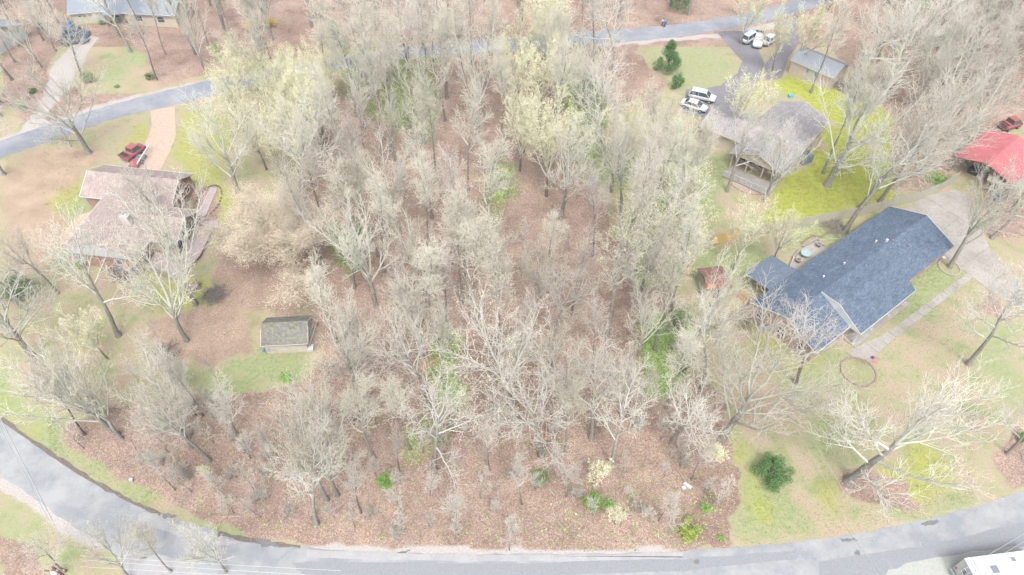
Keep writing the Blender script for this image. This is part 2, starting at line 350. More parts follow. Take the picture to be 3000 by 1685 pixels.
rgv = ramp(n, [(.35, (.26, .24, .22)), (.65, (.38, .36, .35))]); l.new(nf.outputs[0], rgv.inputs[0])
c = mix(n, l, rag(A1.outputs[1], .1, .85, .5), lawn, tan)
c = mix(n, l, rag(s1.outputs[1], .0, .6, .5), c, rg.outputs[0]); c = mix(n, l, rag(s1.outputs[2], -.05, .5, .45), c, rm.outputs[0])
c = mix(n, l, rag(s1.outputs[0], .3, .5, .35), c, lit); c = mix(n, l, rag(s2.outputs[0]), c, rgv.outputs[0])
l.new(c, b.inputs['Base Color']); b.inputs['Roughness'].default_value = .95; b.inputs['Specular IOR Level'].default_value = .1
bump(n, l, nf.outputs[0], b, .6, .06)
me.materials.append(m)

ROADM = np.ones(XX.shape)
for pl in (P((-400,1150),(0,1228),(100,1298),(200,1365),(300,1428),(400,1483),(480,1517),(640,1563),(760,1593),(900,1608),(1100,1621),(1300,1626),(1800,1626),(2000,1616),(2200,1604),(2400,1584),(2550,1558),(2700,1528),(2850,1490),(3000,1442),(3300,1332),(3300,1900),(-400,1900)),
           P((-500,600),(0,415),(344,303),(664,224),(1189,137),(1765,89),(2122,54),(2480,-50),(2480,-10),(2081,95),(1765,126),(1189,170),(705,262),(232,382),(0,462),(-500,660))): ROADM[inside(XX, YY, pl)] = .0
# leaf litter and grass as real geometry
def scatter(name, mask, count, size, mat, ymax, kind):
    xs, ys = [], []
    need = count
    while need > 0:
        Y = 18 + (ymax - 18) * RNG.random(need * 3) ** 1.25; X = (RNG.random(need * 3) * 2 - 1) * (Y * .45 + 34)
        i = np.clip(((X - GX0) / ST).astype(int), 0, XX.shape[1] - 1); j = np.clip(((Y - GY0) / ST).astype(int), 0, XX.shape[0] - 1)
        k = (RNG.random(len(X)) < mask[j, i]) & (np.abs(X) < 112)
        xs.append(X[k][:need]); ys.append(Y[k][:need]); need -= min(need, int(k.sum()))
    X = np.concatenate(xs); Y = np.concatenate(ys); N = len(X)
    a = RNG.random(N) * 6.283; s = size * (.6 + .8 * RNG.random(N)); 
    if kind == 'leaf':
        cu = np.stack([np.cos(a), np.sin(a), (RNG.random(N) - .5) * .9], 1) * s[:, None]; cv = np.stack([-np.sin(a), np.cos(a), (RNG.random(N) - .5) * .9], 1) * (s * .6)[:, None]
        c0 = np.stack([X, Y, .02 + s * .45], 1)
        V = np.stack([c0 - cu, c0 - cv * .9, c0 + cu, c0 + cv * .9], 1).reshape(-1, 3); nv = 4
    else:
        c0 = np.stack([X, Y, np.zeros(N)], 1); w = np.stack([np.cos(a), np.sin(a), 0 * a], 1) * (s * .3)[:, None]
        tip = c0 + np.stack([(RNG.random(N) - .5) * s, (RNG.random(N) - .5) * s, s * .8], 1)
        V = np.stack([c0 - w, c0 + w, tip], 1).reshape(-1, 3); nv = 3
    me = bpy.data.meshes.new(name); me.vertices.add(len(V)); me.vertices.foreach_set('co', V.ravel())
    me.loops.add(N * nv); me.loops.foreach_set('vertex_index', np.arange(N * nv)); me.polygons.add(N); me.polygons.foreach_set('loop_start', np.arange(0, N * nv, nv)); me.update(calc_edges=True)
    at_ = me.attributes.new('tone', 'FLOAT', 'POINT'); at_.data.foreach_set('value', np.repeat(RNG.random(N), nv))
    me.materials.append(mat); o = bpy.data.objects.new(name, me); COL.objects.link(o); o['kind'] = 'stuff'; return o
def tonemat(name, cols):
    m, n, l, b = new_mat(name); a = n.new('ShaderNodeAttribute'); a.attribute_name = 'tone'
    r = ramp(n, cols); l.new(a.outputs['Fac'], r.inputs[0]); l.new(r.outputs[0], b.inputs['Base Color']); b.inputs['Roughness'].default_value = .9; b.inputs['Specular IOR Level'].default_value = .15
    return m
o = scatter('fallen_leaves', np.clip(np.maximum(mL * 1.1, .035 * (mR < .1)) - mR, 0, 1) * ROADM, 140000, .075, tonemat('dry_leaf', [(0, (.17, .115, .09)), (.5, (.255, .19, .155)), (1, (.37, .30, .255))]), 125, 'leaf')
tag(o, 'brown fallen leaves covering the floor of the wood', 'leaves')
UNDER = [(P((1255,940),(1330,960),(1350,1180),(1290,1200),(1250,1080)), .5), (P((940,640),(1040,680),(1060,800),(1000,800)), .35), (P((1430,440),(1500,520),(1480,640),(1420,600)), .4), (P((1000,120),(1280,160),(1260,420),(1080,330),(980,220)), .45), (P((1650,180),(1760,260),(1740,560),(1660,480)), .5),
 (P((1880,920),(2010,900),(2030,1060),(1960,1110),(1870,1090)), .8), (P((1700,1400),(2120,1450),(2140,1590),(1600,1600)), .018), (P((1900,1090),(2000,1090),(1990,1150),(1900,1150)), .7), (P((1820,640),(1960,560),(2000,800),(1900,860)), .6), (P((1180,1240),(1320,1260),(1300,1330),(1160,1330)), .12), (WOOD, .006), (WOOD_B, .03), (WOOD_C, .03)]
mU = raster(UNDER, 2.5, 4)
o = scatter('undergrowth', np.clip(mU * fbm(XX * .6 + 5, YY * .6) * 1.6 * ROADM, 0, 1), 60000, .12, tonemat('undergrowth_leaf', [(0, (.09, .17, .04)), (.5, (.18, .29, .08)), (1, (.32, .40, .15))]), 125, 'leaf')
tag(o, 'scattered fresh green undergrowth on the floor of the wood', 'undergrowth')
o = scatter('grass', np.clip((mG + mM) * .9 + .25 - mL * 1.5 - mR, 0, 1) * ROADM, 60000, .13, tonemat('grass_blade', [(0, (.15, .2, .06)), (.5, (.24, .26, .09)), (1, (.36, .32, .18))]), 100, 'grass')
tag(o, 'short patchy grass growing on the lawns and verges', 'grass')

# ------------------------------------------------------------------ roads and drives
def ribbon(name, upper, lower, mat, z=.03, ragged=.12, sub=10):
    def dens(pts):
        out = []
        for i in range(len(pts) - 1):
            for k in range(sub):
                t = k / sub; out.append((pts[i][0] * (1 - t) + pts[i + 1][0] * t, pts[i][1] * (1 - t) + pts[i + 1][1] * t))
        return out + [pts[-1]]
    # smooth
    def sm(p):
        p = dens(p)
        for _ in range(12): p = [p[0]] + [((p[i - 1][0] + 2 * p[i][0] + p[i + 1][0]) / 4, (p[i - 1][1] + 2 * p[i][1] + p[i + 1][1]) / 4) for i in range(1, len(p) - 1)] + [p[-1]]
        return p
    U, L = sm(upper), sm(lower); k = len(U)
    L = [L[min(len(L) - 1, round(i * (len(L) - 1) / (k - 1)))] for i in range(k)]
    j = lambda: random.uniform(-ragged, ragged)
    mb = MB(); vs = []
    for u, w in zip(U, L):
        ux, uy, wx, wy = u[0] + j(), u[1] + j(), w[0] + j(), w[1] + j()
        for t in (0, .25, .5, .75, 1): vs.append((ux + (wx - ux) * t, uy + (wy - uy) * t, z))
    vs2 = [(x, y, -.02) for x, y, _ in vs]
    fs = []
    for i in range(k - 1):
        for q in range(4): fs.append((i * 5 + q, i * 5 + q + 1, (i + 1) * 5 + q + 1, (i + 1) * 5 + q))
    n0 = len(vs)
    for i in range(k - 1):
        fs.append((i * 5, (i + 1) * 5, n0 + (i + 1) * 5, n0 + i * 5)); fs.append((i * 5 + 4, n0 + i * 5 + 4, n0 + (i + 1) * 5 + 4, (i + 1) * 5 + 4))
    mb.add(vs + vs2, fs)
    if True:
        # make top faces point up
        me = mb.mesh(name, mat); bm = bmesh.new(); bm.from_mesh(me); bmesh.ops.recalc_face_normals(bm, faces=bm.faces)
        for f in bm.faces:
            if abs(f.normal.z) > .9 and f.normal.z < 0: f.normal_flip()
        bm.to_mesh(me); bm.free()
    o = bpy.data.objects.new(name, me); COL.objects.link(o); o['kind'] = 'structure'; return o
def roadmat(name, c0, c1, pale):
    m, n, l, b = new_mat(name); tc = n.new('ShaderNodeTexCoord'); v = tc.outputs['Object']
    t = noise(n, l, v, 9, 8, .8); r = ramp(n, [(.3, c0), (.7, c1)]); l.new(t.outputs[0], r.inputs[0])
    t2 = noise(n, l, v, .3, 7, .7); r2 = ramp(n, [(.42, (0, 0, 0)), (.62, (1, 1, 1))]); l.new(t2.outputs[0], r2.inputs[0])
    c = mix(n, l, r2.outputs[0], r.outputs[0], pale)
    t3 = n.new('ShaderNodeTexVoronoi'); t3.feature = 'DISTANCE_TO_EDGE'; t3.inputs['Scale'].default_value = .23
    nv = noise(n, l, v, .7, 3); nv3 = mix(n, l, 1, nv.outputs['Color'], (4, 4, 4), 'MULTIPLY'); vm = mix(n, l, 1, v, nv3, 'ADD'); l.new(vm, t3.inputs['Vector'])
    r3 = ramp(n, [(0, (.62, .62, .62)), (.0075, (1, 1, 1))]); l.new(t3.outputs[0], r3.inputs[0]); c = mix(n, l, .7, c, r3.outputs[0], 'MULTIPLY')
    l.new(c, b.inputs['Base Color']); b.inputs['Roughness'].default_value = .9; b.inputs['Specular IOR Level'].default_value = .2
    bump(n, l, t.outputs[0], b, .25, .01); return m
road_m = roadmat('weathered_road_asphalt', (.165, .18, .195), (.225, .24, .255), (.27, .275, .28))
up = P((-320,985),(-150,1110),(0,1225),(100,1295),(200,1362),(300,1425),(400,1480),(480,1513),(560,1533),(640,1560),(760,1590),(900,1605),(1100,1618),(1300,1624),(1500,1624),(1800,1624),(2000,1614),(2200,1602),(2400,1582),(2550,1556),(2700,1526),(2850,1488),(3000,1440),(3300,1330))
lo_ = P((-320,1130),(-150,1280),(0,1395),(90,1450),(170,1512),(260,1570),(340,1625),(430,1690),(520,1740),(620,1780),(760,1810),(900,1830),(1100,1842),(1300,1846),(1500,1846),(1800,1846),(2000,1835),(2200,1820),(2400,1790),(2600,1760),(2800,1720),(2950,1680),(3100,1620),(3400,1490))
ribbon('road', up, lo_, road_m, .03, .1, 8)
up = P((-500,600),(-200,490),(0,415),(104,377),(187,352),(257,328),(344,303),(440,278),(552,249),(664,224),(800,199),(950,175),(1100,150),(1189,137),(1405,118),(1600,102),(1765,89),(1940,77),(2122,54),(2300,12),(2480,-50),(2700,-150))
lo_ = P((-500,660),(-200,540),(0,462),(124,421),(232,382),(332,348),(435,323),(560,297),(705,262),(800,243),(950,213),(1100,185),(1189,170),(1405,158),(1600,140),(1765,126),(1886,120),(2081,95),(2300,54),(2480,-10),(2700,-110),(2800,-150))
ribbon('upper_road', up, lo_, roadmat('upper_road_asphalt', (.155, .17, .2), (.2, .215, .245), (.235, .245, .265)), .03, .12, 8)
# paler gravel edges and darker patches lie as thin sheets above the road
def patch(name, pts, mat, z, rag=.15, sub=6):
    out = []
    for i in range(len(pts)):
        p, q = pts[i], pts[(i + 1) % len(pts)]
        for k in range(sub):
            t = k / sub; out.append((p[0] + (q[0] - p[0]) * t + random.uniform(-rag, rag), p[1] + (q[1] - p[1]) * t + random.uniform(-rag, rag)))
    mb = MB(); mb.prism(out, z - .02, z); o = mb.build(name, mat); o['kind'] = 'structure'; return o
pale_as = nmat('pale_worn_asphalt', (.255, .26, .265), (.315, .315, .315), 6, .9, .2, .01, detail=8, big=(.5, (.85, .85, .86)))
dark_as = nmat('darker_patch_asphalt', (.12, .13, .14), (.17, .18, .19), 8, .9, .2, .01, detail=8)
gravel = nmat('pale_gravel', (.2, .2, .19), (.37, .37, .36), 12, .95, .6, .03, detail=8)
mud = nmat('dark_damp_soil', (.08, .07, .06), (.16, .14, .12), 5, .95, .4, .03)
nmat('mid_grey_asphalt', (.16, .172, .186), (.215, .228, .242), 7, .9, .2, .01, detail=8)
patch('road_patch', P((860,1652),(900,1644),(1500,1652),(2000,1638),(2330,1612),(2345,1622),(2330,1640),(2000,1672),(1500,1694),(900,1690),(870,1670)), dark_as if False else nmat('mid_grey_asphalt', (.16, .172, .186), (.215, .228, .242), 7, .9, .2, .01, detail=8), .036, .1)
patch('road_patch', P((2400,1645),(2700,1600),(3000,1530),(3200,1500),(3200,1560),(3000,1600),(2700,1670),(2400,1720)), MATS['mid_grey_asphalt'], .036, .1)
patch('road_patch', P((900,1612),(1400,1628),(1700,1628),(2000,1620),(2000,1636),(1700,1646),(1300,1644),(900,1634)), pale_as, .035, .12)
patch('road_patch', P((420,1500),(600,1562),(700,1590),(660,1600),(520,1570),(400,1520)), pale_as, .035, .12)
for pts in (((474,1507),(500,1505),(520,1512),(500,1520),(480,1518)), ((740,1573),(790,1580),(820,1600),(770,1602)), ((2460,1578),(2500,1575),(2510,1584),(2470,1588)), ((2700,1535),(2745,1522),(2755,1530),(2710,1543)), ((2502,1617),(2512,1610),(2521,1618),(2515,1630),(2503,1627)), ((2030,1642),(2045,1640),(2048,1652),(2034,1652)), ((1160,1618),(1200,1612),(1190,1622))):
    patch('damp_patch', P(*pts), nmat('dark_asphalt_spot', (.10, .10, .10), (.17, .17, .17), 6, .9, .2, .01, detail=8), .042, .13, 4)
e = P((10,1222),(100,1290),(200,1357),(300,1420),(400,1474),(470,1503)); e2 = P((0,1232),(95,1302),(195,1369),(298,1431),(400,1485),(470,1511))
ribbon('road_edge', e, e2, mud, .034, .12, 6)
ribbon('road_edge', P((640,1556),(760,1583),(880,1597)), P((640,1570),(760,1597),(880,1606)), mud, .034, .12, 6)
patch('drive_apron', P((330,1600),(520,1640),(620,1690),(700,1760),(700,1830),(300,1830),(380,1700)), pale_as, .033, .15)
patch('gravel_lot', P((2600,1668),(2780,1625),(3000,1600),(3300,1540),(3300,1800),(2600,1800)), nmat('greenish_gravel', (.24, .25, .23), (.33, .34, .32), 8, .95, .4, .02, detail=8), .04, .2)
patch('dirt_drive', P((440,325),(512,312),(515,400),(500,440),(470,500),(350,510),(400,455),(425,420),(445,370)), nmat('tan_concrete', (.32, .25, .2), (.38, .31, .25), 2, .9, .2, .01, detail=8), .028, .06)
patch('asphalt_drive', P((2100,92),(2200,90),(2240,190),(2222,235),(2190,290),(2150,345),(2060,345),(2000,330),(2010,262),(2060,262),(2110,250),(2160,215),(2175,180),(2140,140)), asphalt_d, .028, .1)
patch('asphalt_drive', P((2290,60),(2338,50),(2340,130),(2310,170),(2290,230),(2240,235),(2240,190),(2290,130)), asphalt_d, .024, .1)
def slabs(name, poly, cuts, mat, label, cat, z=.045, gap=.02):
    """a paved area split along straight joints, every slab a part"""
    polys = [poly]
    for (ax, ay), (bx_, by_) in cuts:
        nx_, ny_ = -(by_ - ay), bx_ - ax; L = math.hypot(nx_, ny_); nx_ /= L; ny_ /= L; out = []
        for pl in polys:
            d = [(p[0] - ax) * nx_ + (p[1] - ay) * ny_ for p in pl]
            for sg in (1, -1):
                q = []
                for i in range(len(pl)):
                    a, b_ = pl[i], pl[(i + 1) % len(pl)]; da, db = d[i] * sg - gap, d[(i + 1) % len(pl)] * sg - gap
                    if da >= 0: q.append(a)
                    if (da >= 0) != (db >= 0):
                        t = da / (da - db); q.append((a[0] + (b_[0] - a[0]) * t, a[1] + (b_[1] - a[1]) * t))
                if len(q) >= 3: out.append(q)
        polys = out
    cx = sum(p[0] for p in poly) / len(poly); cy = sum(p[1] for p in poly) / len(poly)
    t = thing(name, label, cat, (cx, cy, 0))
    for pl in polys:
        mb = MB(); dz = random.uniform(-.004, .004); mb.prism([(p[0] - cx, p[1] - cy) for p in pl], -.03, z + dz); mb.build('slab', mat, t)
    return t
dpoly = P((2600,640),(2669,604),(2718,572),(2800,556),(2845,575),(2859,645),(2905,737),(3000,843),(3120,960),(3060,990),(2990,905),(2926,870),(2830,799),(2760,745),(2700,700))
slabs('driveway', dpoly, [(a2(2700,570), a2(2905,700)), (a2(2740,690), a2(2860,600)), (a2(2790,800), a2(2930,700)), (a2(2880,880), a2(2995,790)), (a2(2640,660), a2(2800,540)), (a2(2650,630), a2(2780,760)), (a2(2960,960), a2(3080,850))], concrete, 'wide stained concrete driveway beside the blue roofed house', 'driveway')
wp = P((2842,795),(2848,815),(2720,915),(2610,1000),(2560,1045),(2510,1060),(2480,1030),(2580,985),(2620,960),(2700,900))
wa, wb = Vector(a2(2845,805)), Vector(a2(2530,1045)); wd = (wb - wa).normalized(); wn = Vector((-wd.y, wd.x))
slabs('walkway', wp, [((*(wa + wd * (wb - wa).length * k / 12 - wn * 3),), (*(wa + wd * (wb - wa).length * k / 12 + wn * 3),)) for k in range(1, 12)], concrete, 'grey concrete walk from the driveway to the blue house porch', 'walkway', .05)
slabs('patio', P((2318,782),(2338,738),(2360,722),(2392,706),(2424,731),(2450,745),(2360,810)), [(a2(2330,790), a2(2440,720)), (a2(2340,760), a2(2420,700))], concrete, 'small concrete patio behind the blue roofed house', 'patio', .06)

# ------------------------------------------------------------------ house helpers (local frames)
def window(parent, c, w, h, axis, name='window', framew=.09):
    """axis: 'x+','x-','y+','y-' = facing direction; frame part with pane and muntins below"""
    d = .07; s = 1 if axis[1] == '+' else -1
    mb = MB()
    def bar(u, z, du, dz, t=d):
        if axis[0] == 'x': mb.box((c[0] + s * t / 2, c[1] + u, c[2] + z), (t, du, dz))
        else: mb.box((c[0] + u, c[1] + s * t / 2, c[2] + z), (du, t, dz))
    bar(0, h / 2, w + framew, framew); bar(0, -h / 2, w + framew, framew, d + .03); bar(-w / 2, 0, framew, h - framew); bar(w / 2, 0, framew, h - framew); bar(0, 0, w - framew, .05, d * .8)
    f = mb.build(name, white, parent)
    g = MB()
    if axis[0] == 'x': g.box((c[0] + s * .012, c[1], c[2]), (.02, w - .05, h - .05))
    else: g.box((c[0], c[1] + s * .012, c[2]), (w - .05, .02, h - .05))
    g.build('pane', glass, f); return f
def gable_roof(parent, x0, x1, y0, y1, ze, zr, mat, axis='x', th=.12, name='roof'):
    """ridge along axis; two slopes as one part"""
    mb = MB()
    if axis == 'x':
        ym = (y0 + y1) / 2
        mb.slab([(x0, y0, ze), (x1, y0, ze), (x1, ym, zr), (x0, ym, zr)], th); mb.slab([(x0, ym, zr), (x1, ym, zr), (x1, y1, ze), (x0, y1, ze)], th)
    else:
        xm = (x0 + x1) / 2
        mb.slab([(x0, y1, ze), (x0, y0, ze), (xm, y0, zr), (xm, y1, zr)], th); mb.slab([(xm, y1, zr), (xm, y0, zr), (x1, y0, ze), (x1, y1, ze)], th)
    return mb.build(name, mat, parent)
def fascia(parent, a, b_, h=.16, t=.07, name='fascia', mat=None):
    a, b_ = Vector(a), Vector(b_); d = (b_ - a); L = d.length; mb = MB()
    rz = math.atan2(d.y, d.x); cs, sn = math.cos(rz), math.sin(rz); vs = []
    for p in (a, b_):
        for o1, o2 in ((-t / 2, -h / 2), (t / 2, -h / 2), (t / 2, h / 2), (-t / 2, h / 2)): vs.append((p.x - sn * o1, p.y + cs * o1, p.z + o2))
    mb.add(vs, [(0, 1, 2, 3), (7, 6, 5, 4), (0, 4, 5, 1), (1, 5, 6, 2), (2, 6, 7, 3), (3, 7, 4, 0)])
    return mb.build(name, mat or white, parent)
def gable_wall(parent, x0, x1, y0, y1, ze, zr, mat, axis='x', name='wall', inset=.4):
    """solid walls with gable ends"""
    x0 += inset; x1 -= inset; y0 += inset; y1 -= inset; mb = MB(); k = inset * (zr - ze) / ((y1 - y0) / 2 + inset if axis == 'x' else (x1 - x0) / 2 + inset)
    ze2 = ze + k - .16; zr2 = zr - .16
    if axis == 'x':
        ym = (y0 + y1) / 2; vs = [(x, y, z) for x in (x0, x1) for y, z in ((y0, -.1), (y1, -.1), (y1, ze2), (ym, zr2), (y0, ze2))]
    else:
        xm = (x0 + x1) / 2; vs = [(x, y, z) for y in (y1, y0) for x, z in ((x0, -.1), (x1, -.1), (x1, ze2), (xm, zr2), (x0, ze2))]
    mb.add(vs, [(4, 3, 2, 1, 0), (5, 6, 7, 8, 9), (0, 1, 6, 5), (1, 2, 7, 6), (2, 3, 8, 7), (3, 4, 9, 8), (4, 0, 5, 9)])
    return mb.build(name, mat, parent)

# ---- blue roofed brick ranch house (right)
O = Vector((36.3, 50.9, 0)); rz = math.atan2(.604, .797)
H1 = thing('brick_house', 'long pink brick house with a blue shingle roof beside the concrete driveway', 'house', O, rz)
gable_wall(H1, 0, 30.1, 0, 10, 2.6, 4.5, brick_p)
gable_roof(H1, 0, 30.1, 0, 10, 2.6, 4.5, sh_blue)
mb = MB(); mb.slab([(6.8, -1.5, 2.62), (18.6, -1.5, 2.62), (18.6, 2.3, 4.64), (6.8, 2.3, 4.64)], .12); mb.slab([(6.8, 2.3, 4.64), (18.6, 2.3, 4.64), (18.6, 5.02, 4.54), (6.8, 5.02, 4.54)], .1); mb.build('roof_extension', sh_blue, H1)
# white sided cheek of the raised extension, seen from the left
mb = MB(); mb.add([(6.78, -1.5, 2.5), (6.78, -.1, 2.5), (6.78, 4.9, 4.44), (6.78, -1.5, 2.62), (6.7, -1.5, 2.3), (6.7, .1, 2.3), (6.7, 4.9, 4.5), (6.7, -1.5, 2.64)], [(4, 7, 6, 5)])
fascia(H1, (6.76, -1.5, 2.56), (6.76, 2.3, 4.57), .16); fascia(H1, (6.76, 2.3, 4.57), (6.76, 5, 4.5), .14)
for x in (0, 30.1):
    fascia(H1, (x, 0, 2.55), (x, 5, 4.45)); fascia(H1, (x, 5, 4.45), (x, 10, 2.55))
fascia(H1, (0, -.03, 2.5), (6.8, -.03, 2.5)); fascia(H1, (18.6, -.03, 2.5), (30.1, -.03, 2.5), mat=woodd if False else nmat('brown_fascia', (.2, .12, .08), (.26, .16, .11), 5)); fascia(H1, (6.8, -1.53, 2.5), (18.6, -1.53, 2.5))
fascia(H1, (18.63, -1.5, 2.55), (18.63, 0, 2.95), .2)
for y in (1.9, 5.0, 8.3): window(H1, (.4, y, 1.45), 1.0, 1.25, 'x-')
for x in (2.2, 4.6, 21.5, 25.5): window(H1, (x, .4, 1.5), 1.1, 1.2, 'y-')
window(H1, (10.2, .4, 1.4), 1.6, 1.4, 'y-'); window(H1, (15.5, .4, 1.4), 1.6, 1.4, 'y-')
d = bx(H1, 'door', (12.9, .36, 1.05), (.95, .08, 2.05), white); bx(d, 'handle', (13.25, .3, 1.0), (.05, .06, .12), chrome)
for x in (7.1, 10.9, 14.7, 18.3):
    mb = MB().box((x, -1.15, 1.25), (.22, .22, 2.45)).box((x, -1.15, .12), (.34, .34, .2)).box((x, -1.15, 2.38), (.34, .34, .12)); mb.build('porch_column', white, H1)
bx(H1, 'porch_floor', (12.7, -.7, .08), (11.8, 2.1, .16), concrete)
# gable end white sheet hanging at the porch end, big light triangle of siding
mb = MB(); mb.slab([(6.74, -1.5, 2.5), (6.74, 2.3, 4.55), (6.74, 4.95, 4.5), (6.74, 0, 2.5)], .001); mb.add([(6.70, -1.5, 2.5), (6.70, 2.3, 4.55), (6.70, 4.95, 4.48), (6.70, 0, 2.5)], [(0, 1, 2, 3)]); mb.build('gable_siding', white, H1)
for (x, y, h, m_) in ((9.6, 6.6, .3, white), (13.6, 6.4, .3, white), (20.4, 6.3, .32, white), (23.4, 3.3, .28, steel), (18.9, 3.4, .25, steel), (22.0, 4.0, .2, steel)):
    zz = 4.5 - abs(y - 5) * .38; v_ = MB().tube([(x, y, zz - .05), (x, y, zz + h)], .09, 8).build('roof_vent', m_, H1); MB().lathe([(.13, zz + h), (.15, zz + h + .03), (.03, zz + h + .08)], 8, (x, y)).build('cap', m_, v_)
v_ = MB().tube([(21.3, 5.4, 4.3), (21.3, 5.4, 4.75)], .17, 10).build('roof_vent', white, H1); MB().tube([(22.0, 5.0, 4.35), (22.0, 5.0, 4.62)], .13, 8).build('roof_vent', plain('red_brown_cap', (.3, .12, .1), .6), H1)
MB().tube([(7.0, .32, 2.4), (7.0, .32, .2), (6.7, .1, .05)], .05, 6).build('downspout', white, H1)
# metal lean-to behind
mb = MB(); mb.slab([(3.6, 9.8, 2.62), (9.2, 9.8, 2.62), (9.2, 14, 2.25), (3.6, 14, 2.25)], .06); lt = mb.build('lean_to_roof', metal_dark, H1)
mb = MB()
for k in range(19): x = 3.7 + k * .3; mb.slab([(x, 9.85, 2.66), (x + .05, 9.85, 2.66), (x + .05, 13.98, 2.29), (x, 13.98, 2.29)], .045)
mb.build('rib', metal_dark, lt)
for x in (3.8, 9.0): bx(lt, 'post', (x, 13.8, 1.1), (.14, .14, 2.2), lumber)

# ---- brown roofed brick house (left)
rz2 = R(-8.5)
H2 = thing('brick_house', 'red brick house with a brown roof, white gable and chimney near the dirt drive', 'house', (-61.1, 67.8, 0), rz2)
gable_wall(H2, 0, 11, 0, 14, 2.7, 4.75, brick_r, 'y'); gable_roof(H2, 0, 11, 0, 14.4, 2.7, 4.75, sh_brown, 'y')
gable_wall(H2, -3.5, 10.7, 10.9, 18.1, 2.68, 4.55, brick_r, 'x'); gable_roof(H2, -3.5, 10.7, 10.9, 18.1, 2.68, 4.55, sh_brown, 'x', name='north_wing_roof')
gable_wall(H2, 8.5, 14.6, 3.8, 10.6, 2.62, 4.3, brick_r, 'x'); gable_roof(H2, 7.6, 14.9, 3.8, 10.6, 2.62, 4.3, sh_brown, 'x', name='sun_room_roof')
mb = MB(); mb.add([(.2, .06, 2.6), (10.8, .06, 2.6), (5.5, .06, 4.6), (.2, .3, 2.6), (10.8, .3, 2.6), (5.5, .3, 4.6)], [(0, 1, 2), (5, 4, 3), (0, 3, 4, 1), (1, 4, 5, 2), (2, 5, 3, 0)]); mb.build('gable_siding', white, H2)
mb = MB(); mb.add([(14.24, 4.1, 2.62), (14.24, 10.3, 2.62), (14.24, 7.2, 4.18)], [(0, 1, 2)]); mb.add([(14.22, 4.1, 2.62), (14.22, 10.3, 2.62), (14.22, 7.2, 4.18)], [(2, 1, 0)]); mb.build('gable_siding', cream, H2)
for a, b_ in (((0, 0, 2.64), (5.5, 0, 4.7)), ((5.5, 0, 4.7), (11, 0, 2.64)), ((11.03, 0, 2.62), (11.03, 3.8, 2.62)), ((11, 3.77, 2.6), (14.9, 3.77, 2.56)), ((14.93, 3.8, 2.56), (14.93, 7.2, 4.24)), ((14.93, 7.2, 4.24), (14.93, 10.6, 2.56)),
              ((11, 10.63, 2.58), (14.9, 10.63, 2.56)), ((10.73, 10.9, 2.6), (10.73, 14.5, 4.5)), ((10.73, 14.5, 4.5), (10.73, 18.1, 2.62)), ((-3.5, 18.13, 2.6), (10.7, 18.13, 2.6)), ((-3.5, 10.87, 2.6), (0, 10.87, 2.6)), ((-3.53, 10.9, 2.62), (-3.53, 14.5, 4.5)), ((-.03, 0, 2.62), (-.03, 10.9, 2.62))):
    fascia(H2, a, b_)
c = bx(H2, 'chimney', (7.6, 5.4, 4.4), (1.15, .8, 2.0), nmat('whitewashed_brick', (.36, .34, .33), (.44, .42, .41), 8)); bx(c, 'chimney_cap', (7.6, 5.4, 5.45), (.7, .5, .12), white); MB().tube([(7.45, 5.5, 5.4), (7.45, 5.5, 5.85)], .17, 8).build('flue', chrome, c)
for k in range(3):
    y = 5.2 + k * 2.0; w_ = window(H2, (14.2, y, 1.5), 1.75, 1.7, 'x+'); bx(w_, 'sash_bar', (14.25, y, 1.5), (.05, .06, 1.6), white)
window(H2, (12.9, 4.2, 1.55), 1.9, 1.5, 'y-'); window(H2, (10.3, 12.6, 1.5), 1, 1.2, 'x+'); window(H2, (10.3, 15.9, 1.5), 1, 1.2, 'x+')
for x in (2.4, 7.8): window(H2, (x, .4, 1.5), .01 + .9, .9, 'y-')
for x, y in ((10.2, .3), (10.75, .5)): MB().tube([(x, y, 2.5), (x, y - .05, .3), (x + .05, y - .35, .08)], .055, 6).build('downspout', white, H2)
MB().tube([(-3.2, 11.2, 2.5), (-3.1, 11.3, .3)], .05, 6).build('downspout', white, H2)
MB().tube([(8.0, 1.2, 3.6), (8.0, 1.2, 4.0)], .06, 6).build('roof_vent', black, H2)
mb = MB(); mb.prism([(11.0, .6), (16.2, -.6), (17.4, 4), (16.9, 9.6), (14.7, 9.6), (14.7, 3.6), (11, 3.6)], .35, .5); dk = mb.build('deck', nmat('grey_pink_deck_boards', (.25, .21, .21), (.33, .28, .28), 4), H2)
mb = MB()
for k in range(26):
    t = k / 25; mb.box((11.1 + 5 * t, .55 - 1.15 * t, .85), (.05, .05, .8))
mb.box((13.6, -.05, 1.27), (5.3, .08, .06), math.atan2(-1.15, 5)); mb.build('railing', woodg, dk)
mb = MB(); mb.prism([(13.7, 10.8), (16.6, 11.5), (17.5, 9.9), (15.4, 9.9)], 0, .12); mb.prism([(12.4, 18.3), (13.6, 18.3), (14.6, 11.2), (13.2, 11.0)], 0, .1); mb.build('paved_path', nmat('grey_pink_pavers', (.26, .22, .22), (.34, .29, .29), 5), H2)
bx(H2, 'planter_bed', (-1.4, 8.7, .1), (1.2, 4.6, .2), mud); mb = MB(); mb.prism([(-4.0, 9.8), (-2.6, 10.6), (-2.2, 5), (-3.2, 3.2), (-4.4, 5)], 0, .07); mb.build('paved_path', nmat('tan_path', (.34, .25, .18), (.4, .3, .22), 3), H2, label='tan curved path west of the house')

# ---- grey roofed cream house (upper right)
uu = Vector((11.0, 13.9, 0)); rz3 = math.atan2(uu.y, uu.x)
H3 = thing('cream_house', 'cream house with a grey shingle roof and side garage by the mossy lawn', 'house', (33.6, 89.2, 0), rz3)
